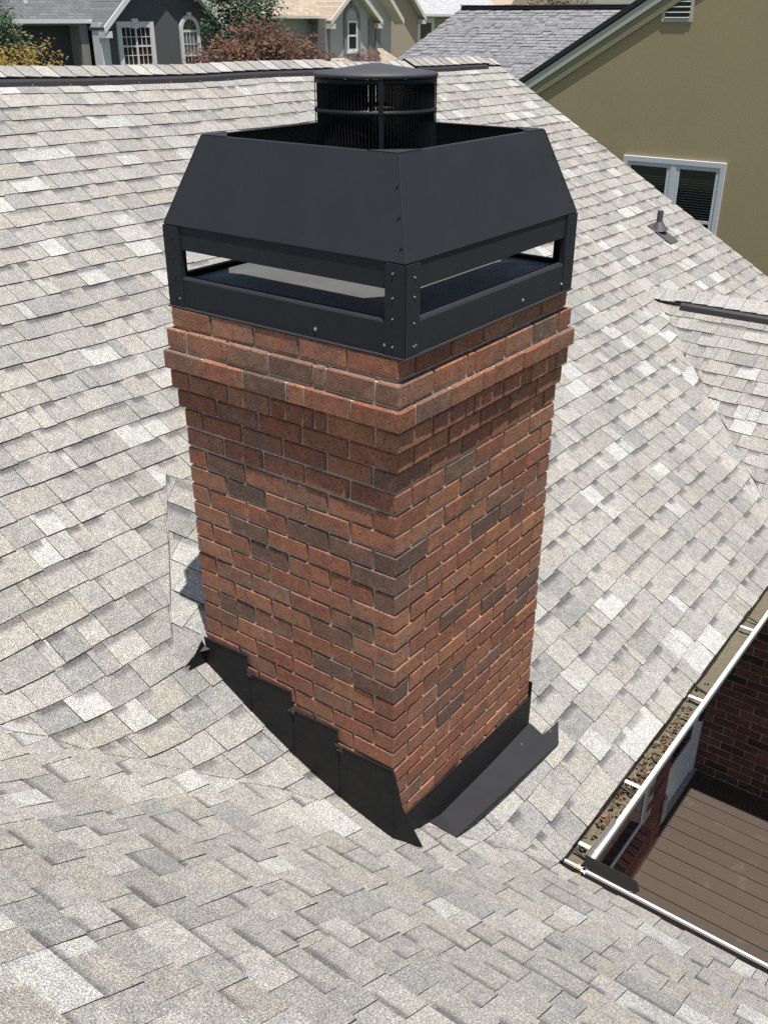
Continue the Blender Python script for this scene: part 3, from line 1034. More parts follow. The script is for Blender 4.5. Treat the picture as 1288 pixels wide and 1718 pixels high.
# ------------------------------------------------------------------ shroud on top of the chimney
ZB, ZS, ZO, ZH, ZT = 0.399, 0.509, 0.606, 0.690, 0.978    # bottom, skirt top, opening top, hood edge, hood top
OS, TI = 0.017, 0.100                                      # outset of the walls, inset of the top opening
shr = empty('chimney_shroud', (CW/2, CDP/2, ZB), 'black sheet metal shroud with sloping hood and open slots on the brick chimney', 'chimney shroud')
cx, cy = CW/2, CDP/2
XA, XB, YA, YB = 0.001, CW-0.012, -0.027, CDP+0.013
CORN = [(XA, YA), (XB, YA), (XB, YB), (XA, YB)]
TOPC = [(0.109, 0.080), (0.996, 0.080), (0.996, 0.908), (0.109, 0.908)]
th = 0.0016
for i in range(4):
    a, b = CORN[i], CORN[(i+1) % 4]; ta, tb = TOPC[i], TOPC[(i+1) % 4]
    ctr = Vector((cx, cy, 0))
    inn = Vector(((cx-(a[0]+b[0])/2), (cy-(a[1]+b[1])/2), 0)).normalized()
    def V(q, z): return Vector((q[0], q[1], z))
    mb = MB()
    mb.prism([V(a, ZH), V(b, ZH), V(tb, ZT), V(ta, ZT)], inn*th+Vector((0, 0, -th)))
    # turned-in top flange with a rolled bead
    la, lb = V(ta, ZT), V(tb, ZT)
    d = (lb-la).normalized()
    mb.prism([la, lb, lb-d*0.022+inn*0.022, la+d*0.022+inn*0.022], (0, 0, -0.002))
    hp = mb.build('hood_panel', M_BLK, shr)
    # screws along the hip joint
    mb = MB()
    for f in (0.14, 0.42, 0.70):
        p = V(b, ZH).lerp(V(tb, ZT), f) - d*0.012
        nrm = (V(tb, ZT)-V(b, ZH)).cross(V(a, ZH)-V(b, ZH)).normalized()
        if nrm.dot(inn) > 0: nrm = -nrm
        mb.tube(p, p+nrm*0.004, 0.0042, 0.0034, n=8)
    mb.build('screws', M_DKSCREW, hp, kind='stuff')
    mb = MB()      # bent seam strip on the hip
    p0, p1 = V(b, ZH), V(tb, ZT)
    mb.tube(p0, p1, 0.0022, n=6)
    mb.build('hip_seam', M_BLK, hp)
    # upper band
    mb = MB()
    mb.prism([V(a, ZO)+inn*0.004, V(b, ZO)+inn*0.004, V(b, ZH-0.001)+inn*0.004, V(a, ZH-0.001)+inn*0.004], inn*0.002)
    mb.prism([V(a, ZO)+inn*0.006, V(b, ZO)+inn*0.006, V(b, ZO)+inn*0.026-d*0.02, V(a, ZO)+inn*0.026+d*0.02], (0, 0, 0.0015))
    mb.build('upper_band', M_BLK, shr)
    # skirt
    mb = MB()
    A, B = V(a, 0), V(b, 0)
    prof = [(0.0, ZB), (-0.010, ZB-0.002), (-0.010, ZB+0.001), (-0.001, ZB+0.004), (-0.001, ZS-0.006), (0.003, ZS), (0.030, ZS+0.002), (0.030, ZS-0.001), (0.005, ZS-0.003), (0.002, ZS-0.01), (0.002, ZB)]
    for q in range(len(prof)-1):
        (o0, z0), (o1, z1) = prof[q], prof[q+1]
        e0 = d*o0; e1 = d*o1
        mb.face([A+inn*o0+e0+Vector((0,0,z0)), B+inn*o0-e0+Vector((0,0,z0)), B+inn*o1-e1+Vector((0,0,z1)), A+inn*o1+e1+Vector((0,0,z1))])
    sk_ = mb.build('skirt', M_BLK, shr)
    mb = MB()
    ln = (B-A).length
    for f in (0.05, 0.66, 0.93):
        p = A.lerp(B, f)+Vector((0, 0, ZB+0.034))-inn*0.001
        mb.tube(p, p-inn*0.004, 0.0042, 0.0035, n=8)
        mb.tube(p, p-inn*0.0012, 0.0065, n=10)
    mb.build('screws', M_SCREW, sk_, kind='stuff')
    # corner post: folded angle
    mb = MB()
    pv = CORN[(i-1) % 4]
    d2 = (V(pv, 0)-A).normalized(); inn2 = d
    wl = 0.075
    o1 = -inn*0.004; o2 = -inn2*0.004
    P0 = A - inn*0.004 - inn2*0.004
    for dd, io in ((d, inn), (d2, inn2)):
        e = P0+dd*wl
        mb.prism([P0+Vector((0,0,ZB-0.003)), e+Vector((0,0,ZB-0.003)), e+Vector((0,0,ZH-0.004)), P0+Vector((0,0,ZH-0.004))], io*0.0025)
        mb.prism([e+Vector((0,0,ZB)), e+Vector((0,0,ZH-0.01)), e+io*0.024+Vector((0,0,ZH-0.01)), e+io*0.024+Vector((0,0,ZB))], dd*0.002)
    cp = mb.build('corner_post', M_BLK, shr)
    mb = MB()
    for dd, io in ((d, inn), (d2, inn2)):
        for zz_ in (ZB+0.04, ZB+0.115, ZH-0.10, ZH-0.04):
            p = P0+dd*(wl*0.62)+Vector((0, 0, zz_+rnd.uniform(-0.01, 0.01)))
            mb.tube(p, p-io*0.003, 0.0034, 0.0028, n=8)
    mb.build('screws', M_SCREW if i == 0 else M_DKSCREW, cp, kind='stuff')
    # gusset plate in the top corner
    mb = MB()
    t0 = V(ta, ZT+0.001)
    dp = (V(TOPC[(i-1) % 4], 0)-V(ta, 0)).normalized()
    mb.prism([t0, t0+d*0.12, t0+d*0.10+inn*0.022, t0+inn*0.10+d*0.022, t0+dp*0.12], (0, 0, 0.002))
    mb.build('corner_gusset', M_BLK, shr)
# chase cover inside: shallow hipped pan
mb = MB()
ci = 0.028
lo_ = [(ci, ci), (CW-ci, ci), (CW-ci, CDP-ci), (ci, CDP-ci)]
hi_ = [(0.34, 0.32), (CW-0.34, 0.32), (CW-0.34, CDP-0.32), (0.34, CDP-0.32)]
for i in range(4):
    a, b = lo_[i], lo_[(i+1) % 4]; ta, tb = hi_[i], hi_[(i+1) % 4]
    mb.face([(*a, ZS-0.016), (*b, ZS-0.016), (*tb, ZS+0.004), (*ta, ZS+0.004)])
mb.face([(*q, ZS+0.004) for q in hi_])
mb.build('chase_cover', black_metal('chase_cover_steel', (0.082, 0.082, 0.080), 0.5), shr)

# ------------------------------------------------------------------ round louvred flue cap
cap = empty('flue_cap', (cx, cy, ZS+0.045), 'round black louvred flue cap with a shallow cone lid, rising through the shroud opening', 'flue cap')
RC = 0.205
mb = MB(); mb.lathe((cx, cy, 0), [(0.0, 1.1975), (0.02, 1.196), (0.11, 1.183), (RC+0.004, 1.170), (RC+0.007, 1.166), (RC+0.007, 1.156), (RC-0.004, 1.156), (0.0, 1.160)], 64)
lid = mb.build('lid', simple('lid_steel', (0.036, 0.036, 0.038), 0.6, scale=7, var=0.2, bscale=5, bstr=0.15, bdist=0.02), cap)
def ring(name, z0, z1, r0, r1):
    mb = MB(); mb.lathe((cx, cy, 0), [(r0, z0), (r1, z0), (r1, z1), (r0, z1), (r0, z0)], 64)
    return mb.build(name, M_CAP, cap)
ring('top_band', 1.138, 1.155, RC-0.004, RC+0.002)
ring('middle_band', 1.044, 1.060, RC-0.004, RC+0.002)
ring('bottom_band', 0.875, 0.905, RC-0.004, RC+0.003)
NS = 104
for zb, zt_ in ((1.060, 1.138), (0.905, 1.044)):
    mb = MB()
    for k in range(NS):
        t = 2*math.pi*k/NS
        u = Vector((math.cos(t), math.sin(t), 0)); v = Vector((-math.sin(t), math.cos(t), 0))
        p = Vector((cx, cy, 0))+u*(RC-0.018)
        e = (u*0.99 - v*0.14)*0.0165
        n_ = (v*0.99 + u*0.14)*0.0012
        mb.prism([p-e+Vector((0,0,zb)), p+e+Vector((0,0,zb)), p+e+Vector((0,0,zt_)), p-e+Vector((0,0,zt_))], n_)
    mb.build('louvre_slats', M_CAP, cap, kind='stuff')
for k in range(4):
    t = R(222)+k*math.pi/2
    u = Vector((math.cos(t), math.sin(t), 0)); v = Vector((-math.sin(t), math.cos(t), 0))
    p = Vector((cx, cy, 0))+u*(RC+0.002)
    mb = MB()
    mb.prism([p-v*0.008+Vector((0,0,0.88)), p+v*0.008+Vector((0,0,0.88)), p+v*0.008+Vector((0,0,1.154)), p-v*0.008+Vector((0,0,1.154))], u*0.003)
    mb.tube(p+Vector((0,0,1.052)), p+u*0.006+Vector((0,0,1.052)), 0.003, n=6)
    mb.build('upright', M_CAP, cap)
mb = MB(); mb.lathe((cx, cy, 0), [(0.235, ZS+0.005), (0.19, 0.56), (0.165, 0.64), (0.165, 0.86), (RC-0.004, 0.876), (RC-0.004, 0.872), (0.158, 0.856), (0.158, 0.6)], 48)
mb.build('collar', M_CAP, cap)

# ------------------------------------------------------------------ plumbing vent pipe on the far slope
vp0 = Vector((7.38, 2.07, zmain(0, 2.07)))
pv = empty('vent_pipe', vp0, 'small grey vent pipe with boot on the far roof slope below the tan house window', 'vent pipe')
M_PIPE = simple('grey_vent_metal', (0.060, 0.056, 0.058), 0.6, scale=30, var=0.3)
mb = MB(); mb.tube(vp0+Vector((0, 0.02, 0.02)), vp0+Vector((0, 0.02, 0.21)), 0.030, n=16)
mb.build('pipe', M_PIPE, pv)
mb = MB()
q = [(-0.10, 0.10), (0.08, 0.10), (0.10, -0.17), (-0.10, -0.17)]
mb.prism([vp0+Vector((a, b, SM*b+0.016)) for a, b in q[::-1]], (0, 0, -0.004))
mb.tube(vp0+Vector((0, 0.01, 0.012)), vp0+Vector((0, 0.02, 0.10)), 0.085, 0.036, n=16, caps=False)
mb.build('boot', M_PIPE, pv)

# ------------------------------------------------------------------ courtyard: deck, walls, door, window
ZD = -4.60
deck = empty('wooden_deck', (2.6, -1.4, ZD), 'brown board deck down in the courtyard between the gutters', 'deck')
bw, gap = 0.1385, 0.0065
xx = 0.32
BME = None
while xx < 4.58:
    b1 = min(xx+bw, 4.578)
    mb = MB(); mb.box((xx, -3.2, ZD-0.03), (b1, 0.05, ZD+rnd.uniform(-0.001, 0.001)), ch=0.003)
    mb.build('board', M_DECK, deck)
    xx += bw+gap
mb = MB(); mb.box((0.32, -3.2, ZD-0.20), (4.578, 0.05, ZD-0.05)); mb.build('joists', M_BLKTRIM, deck)
mb = MB(); leaf_shape(mb, Vector((2.78, -1.02, ZD+0.012)), 0.05, (0.42, 0.22, 0.10), 0.1)
tag(mb.build('fallen_leaf', M_LEAF), 'single orange brown curled leaf lying on the deck boards', 'leaf')

# end wall of the far wing: brickwork facing the deck
M_BRICK_W = M_BRICK
wall = MB(); wall.box((4.594, -3.0, -5.2), (4.80, 0.30, ZE-0.02)); wall = wall.build('courtyard_wall', M_MORTAR, house)
wall2 = MB(); wall2.box((XE-0.36, -3.2, -5.2), (XE-0.20, YE+0.6, ZE-0.02)); wall2 = wall2.build('wing_wall', M_BRICK2, house)
DKR = [(0.170, 0.072, 0.053), (0.187, 0.082, 0.060), (0.149, 0.066, 0.051), (0.200, 0.093, 0.066)]
DKD = [(0.072, 0.047, 0.040), (0.085, 0.051, 0.043)]
cnt = 0
for k in range(33):
    z = ZD+0.004+k*HP
    if z > ZE-0.2: break
    y = 0.05 - (0.5*P_ if k % 2 else 0)
    first = k % 2
    if first:
        o = place(brick_mesh(L_/2-0.003, 80+k % 3), 'brick', (4.594+BD/2-0.006, 0.05-L_/4+0.004, z), wall, pick(DKR), math.pi/2)
    while y > -1.65:
        yc = y-L_/2
        o = place(rnd.choice(BRM), 'brick', (4.594+BD/2-0.006+rnd.uniform(-0.0015, 0.0015), yc, z), wall, pick(DKD) if rnd.random() < 0.13 else pick(DKR), math.pi/2)
        y -= P_
# main wall under the gutter: window bay standing forward, door set back
front = MB(); front.box((0.27, 0.066, -5.2), (4.594, 0.30, ZE-0.02)); front = front.build('front_wall', M_MORTAR, house)
bay = MB(); bay.box((0.55, -0.044, -5.2), (3.56, 0.066, ZE-0.02)); bay = bay.build('bay_wall', M_MORTAR, house)
WX0, WX1, WZ0, WZ1 = 1.55, 3.06, -4.00, -2.75
for k in range(31):
    z = ZD+0.004+k*HP
    if z > ZE-0.25: break
    x = 3.562-(0.5*P_ if k % 2 else 0)
    if k % 2:
        place(brick_mesh(L_/2-0.003, 90), 'brick', (3.562-L_/4+0.002, -0.05+BD/2, z), bay, pick(DKR), 0)
    while x > 0.8:
        xc = x-L_/2
        if not (xc+L_/2 > WX0-0.03 and xc-L_/2 < WX1+0.03 and z+HB > WZ0-0.08 and z < WZ1+0.05):
            if xc > 1.9:
                place(rnd.choice(BRM), 'brick', (xc, -0.05+BD/2+rnd.uniform(-0.0015, 0.0015), z), bay, pick(DKD) if rnd.random() < 0.12 else pick(DKR), 0)
        x -= P_
xx = WX1+0.02                                # rowlock sill, bricks on edge sloping outwards
while xx > WX0-0.05:
    Mx = Matrix.Translation((xx-0.04, -0.075, WZ0-0.035)) @ Matrix.Rotation(R(14), 4, 'X')
    mb = MB(); mb.box((-0.0335, -0.055, -0.035), (0.0335, 0.10, 0.035), ch=0.003, M=Mx)
    mb.build('sill_brick', M_BRICK, bay, color=pick(DKR))
    xx -= HP
win = empty('window', (2.3, -0.05, WZ0), parent=bay)
mb = MB()
fwd = 0.05
for lo, hi in (((WX0, -0.056, WZ0), (WX0+fwd, -0.02, WZ1)), ((WX1-0.03, -0.056, WZ0), (WX1, -0.02, WZ1)),
               ((WX0+fwd, -0.056, WZ0), (WX1-0.03, -0.02, WZ0+0.03)), ((WX0+fwd, -0.056, WZ1-fwd), (WX1-0.03, -0.02, WZ1))):
    mb.box(lo, hi, ch=0.002)
mb.build('window_frame', M_TRIM, win)
mb = MB(); mb.box((WX0+fwd, -0.048, WZ0+0.03), (WX1-0.03, -0.0445, WZ1-fwd)); mb.build('pane', M_GLASS, win)
mb = MB(); mb.box((3.50, -0.075, -4.33), (3.575, -0.052, -4.10), ch=0.006); mb.box((3.563, -0.07, -4.33), (3.60, 0.03, -4.10), ch=0.012)
mb.build('meter_cover', simple('pale_grey_plastic', (0.30, 0.31, 0.28), 0.5), bay)
door = empty('door', (4.25, 0.05, ZD), parent=front)
mb = MB()
DX0, DX1, DZ1 = 3.63, 4.575, ZD+2.08
mb.box((DX0, 0.030, ZD+0.002), (DX0+0.07, 0.068, DZ1), ch=0.003); mb.box((DX1-0.09, 0.030, ZD+0.002), (DX1, 0.068, DZ1), ch=0.003)
mb.box((DX0+0.07, 0.030, DZ1-0.07), (DX1-0.09, 0.068, DZ1), ch=0.003)
mb.build('door_frame', M_TRIM, door)
mb = MB()
a, b = DX0+0.07, DX1-0.09
mb.box((a, 0.040, ZD+0.03), (a+0.11, 0.062, DZ1-0.07), ch=0.003); mb.box((b-0.11, 0.040, ZD+0.03), (b, 0.062, DZ1-0.07), ch=0.003)
mb.box((a+0.11, 0.040, ZD+0.03), (b-0.11, 0.062, ZD+0.48), ch=0.003); mb.box((a+0.11, 0.040, DZ1-0.2), (b-0.11, 0.062, DZ1-0.07), ch=0.003)
mb.build('door_leaf', M_TRIM, door)
mb = MB(); mb.box((a+0.11, 0.050, ZD+0.48), (b-0.11, 0.056, DZ1-0.2)); mb.build('pane', M_GLASS, door)
mb = MB(); mb.box((b-0.03, 0.012, ZD+0.62), (b+0.02, 0.042, ZD+0.82), ch=0.004); mb.build('handle', M_BLKTRIM, door)
mb = MB(); mb.box((DX0, 0.0, ZD+0.001), (DX1, 0.066, ZD+0.028), ch=0.004); mb.build('threshold', M_GALV, door)
# right-hand gable end wall of the house
mb = MB(); mb.box((8.05, 0.1, -5.2), (8.15, 9.6, ZE-0.02)); mb.build('gable_end_wall', M_BRICK2, house)

# ------------------------------------------------------------------ tan neighbour house
M_TAN = simple('olive_tan_stucco', (0.315, 0.250, 0.138), 0.95, scale=1.2, var=0.07, bscale=120, bstr=0.35, bdist=0.004, blotch=(0.7, (0.28, 0.23, 0.13), 0.5))
M_BLUE = far_shingle('grey_blue_shingle', (0.142, 0.142, 0.148), (0.186, 0.186, 0.195), 'y', 0.26, 0.11)
M_TANTRIM = simple('pale_fascia', (0.40, 0.40, 0.34), 0.6, scale=4, var=0.06)
tan = empty('tan_house', (18, 3, -5.2), 'tall tan stucco neighbour house with a gable, a twin window and a louvred attic vent', 'house')
TX = 14.0
y_r, z_r, pit = 1.2, 4.20, 0.60              # ridge
def tz(y): return z_r - pit*abs(y-y_r) - 0.30
mb = MB()
mb.prism([(TX, -7.0, -5.2), (TX, 10.2, -5.2), (TX, 10.2, tz(10.2)), (TX, y_r, tz(y_r)), (TX, -7.0, tz(-7.0))], (9, 0, 0))
tw = mb.build('wall', M_TAN, tan)
# roof slabs with overhang at the rake
for sgn, nm in ((1, 'roof_slope'), (-1, 'roof_slope')):
    ye = y_r + sgn*9.4
    mb = MB()
    zf = lambda y: z_r - pit*abs(y-y_r) - 0.02
    pts = [(TX-0.045, y_r, zf(y_r)), (TX-0.045, ye, zf(ye)), (TX+10, ye, zf(ye)), (TX+10, y_r, zf(y_r))]
    mb.prism(pts if sgn > 0 else pts[::-1], (0, 0, -0.10))
    mb.build(nm, M_BLKTRIM if False else M_BLUE, tan)
    mb = MB()
    mb.prism([(TX-0.06, y_r, zf(y_r)+0.012), (TX-0.06, ye, zf(ye)+0.012), (TX-0.06, ye, zf(ye)-0.075), (TX-0.06, y_r, zf(y_r)-0.075)], (0.016, 0, 0))
    mb.build('drip_edge', M_BLKTRIM, tan)
    mb = MB()
    mb.prism([(TX-0.045, y_r, zf(y_r)-0.078), (TX-0.045, ye, zf(ye)-0.078), (TX-0.045, ye, zf(ye)-0.25), (TX-0.045, y_r, zf(y_r)-0.25)], (0.03, 0, 0))
    mb.build('fascia', M_TANTRIM, tan)
    mb = MB()
    mb.prism([(TX-0.035, y_r, zf(y_r)-0.24), (TX-0.035, ye, zf(ye)-0.24), (TX-0.001, ye, zf(ye)-0.24), (TX-0.001, y_r, zf(y_r)-0.24)], (0, 0, -0.02))
    mb.prism([(TX-0.03, y_r, zf(y_r)-0.262), (TX-0.03, ye, zf(ye)-0.262), (TX-0.03, ye, zf(ye)-0.44), (TX-0.03, y_r, zf(y_r)-0.44)], (0.028, 0, 0))
    mb.build('soffit', simple('olive_trim', (0.22, 0.20, 0.12), 0.8, scale=4, var=0.05), tan)
# twin window
def framed(o_parent, x, ya, yb, za, zb, fw_, m, dx=-0.03, name='window_frame'):
    mb = MB()
    for lo, hi in (((x+dx, ya, za), (x, ya+fw_, zb)), ((x+dx, yb-fw_, za), (x, yb, zb)), ((x+dx, ya+fw_, za), (x, yb-fw_, za+fw_)), ((x+dx, ya+fw_, zb-fw_), (x, yb-fw_, zb))):
        mb.box(lo, hi, ch=0.004)
    return mb.build(name, m, o_parent)
M_WTRIM = simple('bluish_white_trim', (0.50, 0.515, 0.55), 0.5, scale=4, var=0.04)
twin = empty('window', (TX, 4.54, -2.4), parent=tan)
framed(twin, TX, 3.66, 5.425, -2.42, -0.715, 0.085, M_WTRIM, -0.05)
for ya, yb in ((3.745, 4.475), (4.575, 5.34)):
    framed(twin, TX-0.002, ya, yb, -2.335, -0.80, 0.062, M_WTRIM, -0.035, 'sash')
    mb = MB(); mb.box((TX-0.036, ya+0.062, -1.69), (TX-0.004, yb-0.062, -1.645)); mb.build('meeting_rail', M_WTRIM, twin)
    mb = MB(); mb.box((TX-0.020, ya+0.062, -2.273), (TX-0.012, yb-0.062, -0.862)); mb.build('pane', M_GLASS, twin)
    mb = MB()                                  # blind slats seen in the glass
    for i in range(19):
        z = -0.89-i*0.042
        if z < -1.63: break
        mb.box((TX-0.026, ya+0.075, z-0.005), (TX-0.021, yb-0.075, z+0.005))
    mb.build('blind', simple('dim_blind', (0.030, 0.036, 0.034), 0.6), twin)
mb = MB(); mb.box((TX-0.045, 4.475, -2.335), (TX, 4.575, -0.80), ch=0.004); mb.build('mullion', M_WTRIM, twin)
# attic vent
vent = empty('attic_vent', (TX, 4.81, 1.3), parent=tan)
framed(vent, TX, 4.555, 5.055, 1.30, 2.00, 0.05, M_TANTRIM, -0.018, 'vent_frame')
for i in range(8):
    z = 1.37+i*0.075
    Mx = Matrix.Translation((TX-0.008, 4.805, z)) @ Matrix.Rotation(R(-35), 4, 'Y')
    mb = MB(); mb.box((-0.022, -0.20, -0.004), (0.022, 0.20, 0.004), M=Mx); mb.build('slat', M_TANTRIM, vent)
mb = MB(); mb.box((TX-0.004, 4.60, 1.34), (TX-0.001, 5.01, 1.96)); mb.build('backing', M_BLKTRIM, vent)

# lower blue-grey roof beyond the tan gable (slope towards us, ridge along Y)
bh = empty('grey_roofed_annex', (20, 8, -5.2), 'lower building with a blue grey shingle roof and black ridge vent behind the tan gable', 'house')
RX, RZ, RS = 19.0, 1.56, 0.40
yl = 12.05
mb = MB()
mb.prism([(RX, -1.0, RZ), (RX, yl, RZ), (RX-4.7, yl, RZ-4.7*RS), (RX-4.7, -1.0, RZ-4.7*RS)], (0, 0, -0.08))
mb.prism([(RX, -1.0, RZ), (RX+5.2, -1.0, RZ-5.2*RS), (RX+5.2, yl, RZ-5.2*RS), (RX, yl, RZ)], (0, 0, -0.08))
mb.build('roof_slope', M_BLUE, bh)
mb = MB(); mb.box((RX-4.5, 0, -5.2), (RX+4.9, yl-0.2, RZ-5.2*RS)); mb.build('wall', M_TAN, bh)
mb = MB(); mb.box((RX-0.13, 0.0, RZ-0.03), (RX+0.13, yl-0.05, RZ+0.05), ch=0.02); mb.build('ridge_vent', M_VENT, bh)
for i in range(30):
    yy = yl-0.05-i*0.3
    mb = MB(); mb.box((RX-0.15, yy-0.3, RZ+0.052), (RX+0.15, yy, RZ+0.062+rnd.uniform(0, 0.01))); mb.build('ridge_cap_shingle', M_BLUE, bh)
# individual course butts on the nearest face of that roof
mb = MB()
for i in range(1, 33):
    xq = RX-i*0.142
    zq = RZ-i*0.142*RS
    yy = yl
    while yy > 4.5:
        wq = rnd.uniform(0.12, 0.34)
        if rnd.random() < 0.55:
            mb.prism([(xq, yy, zq+0.004), (xq, yy-wq, zq+0.004), (xq+0.13, yy-wq, zq+0.13*RS+0.003), (xq+0.13, yy, zq+0.13*RS+0.003)][::-1], (0, 0, 0.014))
        yy -= wq
mb.build('raised_shingles', M_BLUE, bh, kind='stuff')

# ------------------------------------------------------------------ houses across the street
GZ = -4.0
M_DGREY = simple('dark_grey_stucco', (0.085, 0.083, 0.090), 0.95, scale=3, var=0.06, bscale=60, bstr=0.2)
M_DGREY2 = simple('charcoal_siding', (0.045, 0.047, 0.056), 0.9, scale=3, var=0.08)
M_LGREY = simple('light_grey_stucco', (0.40, 0.385, 0.375), 0.95, scale=3, var=0.05, bscale=60, bstr=0.2)
M_MGREY = simple('mid_grey_trim', (0.20, 0.185, 0.18), 0.9, scale=3, var=0.06)
M_BEIGE = simple('beige_stucco', (0.34, 0.27, 0.20), 0.95, scale=3, var=0.05)
M_CREAM = simple('cream_trim', (0.58, 0.53, 0.46), 0.7, scale=3, var=0.05)
M_ROOFG = far_shingle('dark_grey_roof', (0.075, 0.082, 0.086), (0.11, 0.118, 0.12), 'x', 0.4, 0.2)
M_ROOFT = far_shingle('tan_roof', (0.27, 0.215, 0.16), (0.36, 0.29, 0.225), 'x', 0.4, 0.2)
M_ROOFW = far_shingle('pale_grey_roof', (0.30, 0.30, 0.305), (0.37, 0.37, 0.38), 'x', 0.4, 0.2)
M_PANE, _t, _b = mat('reddish_dark_pane')
_b.inputs['Base Color'].default_value = (0.035, 0.018, 0.016, 1); _b.inputs['Roughness'].default_value = 0.25
M_PALEPANE, _t, _b = mat('pale_pane')
_b.inputs['Base Color'].default_value = (0.12, 0.14, 0.16, 1); _b.inputs['Roughness'].default_value = 0.2

def yframe(parent, y, xa, xb, za, zb, fw_, m, name='window_frame', d=0.08):
    mb = MB()
    for lo, hi in (((xa, y-d, za), (xa+fw_, y, zb)), ((xb-fw_, y-d, za), (xb, y, zb)), ((xa+fw_, y-d, za), (xb-fw_, y, za+fw_)), ((xa+fw_, y-d, zb-fw_), (xb-fw_, y, zb))):
        mb.box(lo, hi)
    return mb.build(name, m, parent)
def gable(parent, y, xa, xb, zeave, zpeak, depth, mwall, mroof, mtrim, over=0.35, name='gable'):
    xm = (xa+xb)/2
    mb = MB(); mb.prism([(xa, y, GZ), (xb, y, GZ), (xb, y, zeave), (xm, y, zpeak), (xa, y, zeave)], (0, depth, 0))
    mb.build(name+'_wall', mwall, parent)
    s = (zpeak-zeave)/(xm-xa)
    for sg in (-1, 1):
        xe = xm+sg*(xm-xa+over); ze = zpeak-s*(xm-xa+over)
        mb = MB(); p = [(xm, y-over, zpeak+0.12), (xe, y-over, ze+0.12), (xe, y+depth, ze+0.12), (xm, y+depth, zpeak+0.12)]
        mb.prism(p, (0, 0, -0.10)); mb.build(name+'_roof', mroof, parent)
        mb = MB(); mb.prism([(xm, y-over-0.02, zpeak+0.14), (xe, y-over-0.02, ze+0.14), (xe, y-over-0.02, ze-0.10), (xm, y-over-0.02, zpeak-0.10)], (0, 0.04, 0))
        mb.prism([(xm, y-over, zpeak+0.015), (xe, y-over, ze+0.015), (xe, y, ze+0.015), (xm, y, zpeak+0.015)], (0, 0, -0.03))
        mb.build('rake_board', mtrim, parent)
        mb = MB(); mb.box((min(xe, xe-sg*over), y-over, ze-0.22), (max(xe, xe-sg*over), y, ze+0.0)); mb.build('eave_return', mtrim, parent)

# dark grey house
gh = empty('dark_grey_house', (24, 33, GZ), 'dark grey stucco house with white trimmed twin window and arched window in its gable', 'house')
gable(gh, 30.0, 22.95, 28.5, 1.22, 3.55, 8, M_DGREY, M_ROOFG, M_TRIM, name='front_gable')
mb = MB(); mb.box((12.0, 31.2, GZ), (22.95, 38, 1.1)); mb.build('wall', M_DGREY2, gh)
mb = MB(); mb.prism([(11.5, 30.6, 1.32), (24.5, 30.6, 1.32), (24.5, 36.2, 4.9), (11.5, 36.2, 4.9)], (0, 0, -0.1)); mb.build('roof_slope', M_ROOFG, gh)
mb = MB(); mb.box((11.5, 30.46, 1.18), (22.75, 30.60, 1.32)); mb.build('gutter', M_TRIM, gh)
mb = MB(); mb.box((11.5, 30.6, 1.12), (22.6, 31.2, 1.16)); mb.build('soffit', M_MGREY, gh)
mb = MB(); mb.box((22.62, 29.96, GZ), (23.02, 30.4, 1.22)); mb.build('corner_board', M_TRIM, gh)
mb = MB(); mb.box((22.25, 30.6, GZ), (22.60, 31.2, 1.12)); mb.build('pilaster', M_MGREY, gh)
mb = MB(); mb.tube((21.0-0.3, 31.4, 1.8), (21.0-0.3, 31.4, 2.05), 0.09, n=10); mb.build('roof_pipe', M_TRIM, gh)
wn = empty('window', (24.28, 30, -0.4), parent=gh)
yframe(wn, 30.0, 23.42, 25.18, -0.42, 1.24, 0.20, M_TRIM, d=0.07)
mb = MB(); mb.box((24.14, 29.90, 1.0), (24.42, 30.0, 1.34)); mb.build('keystone', M_TRIM, wn)
mb = MB(); mb.box((23.62, 29.975, -0.22), (24.98, 29.995, 1.04)); mb.build('pane', M_PANE, wn)
mb = MB(); mb.box((24.26, 29.94, -0.22), (24.34, 29.974, 1.04))
for xa in (23.62, 24.34):
    for i in range(1, 3): mb.box((xa+0.213*i-0.012, 29.955, -0.22), (xa+0.213*i+0.012, 29.974, 1.04))
    for i in range(1, 4): mb.box((xa, 29.952, -0.22+0.315*i-(0.03 if i == 2 else 0.012)), (xa+0.64, 29.974, -0.22+0.315*i+(0.03 if i == 2 else 0.012)))
mb.build('muntins', M_TRIM, wn)
def arched(parent, y, xc, hw, zb, zs, fw_, mtrim, mpane, sash=None, name='arched_window'):
    """trim band with a round head: zs is the springing height"""
    e = empty(name, (xc, y, zb), parent=parent)
    mb = MB(); N = 14
    out = [(xc-hw, zb)] + [(xc-hw*math.cos(math.pi*i/N), zs+hw*math.sin(math.pi*i/N)) for i in range(N+1)] + [(xc+hw, zb)]
    h2 = hw-fw_
    inn_ = [(xc-h2, zb)] + [(xc-h2*math.cos(math.pi*i/N), zs+h2*math.sin(math.pi*i/N)) for i in range(N+1)] + [(xc+h2, zb)]
    for i in range(len(out)-1):
        mb.prism([(out[i][0], y-0.08, out[i][1]), (out[i+1][0], y-0.08, out[i+1][1]), (inn_[i+1][0], y-0.08, inn_[i+1][1]), (inn_[i][0], y-0.08, inn_[i][1])][::-1], (0, 0.075, 0))
    mb.box((xc-0.09, y-0.12, zs+hw-fw_), (xc+0.09, y-0.02, zs+hw+0.10))
    mb.build('arch_trim', mtrim, e)
    mb = MB()
    mb.prism([(p[0], y-0.02, p[1]) for p in inn_][::-1], (0, 0.015, 0))
    mb.build('pane', mpane, e)
    return e
e = arched(gh, 30.0, 27.02, 0.52, -1.6, 0.95, 0.15, M_TRIM, M_PANE)
mb = MB()
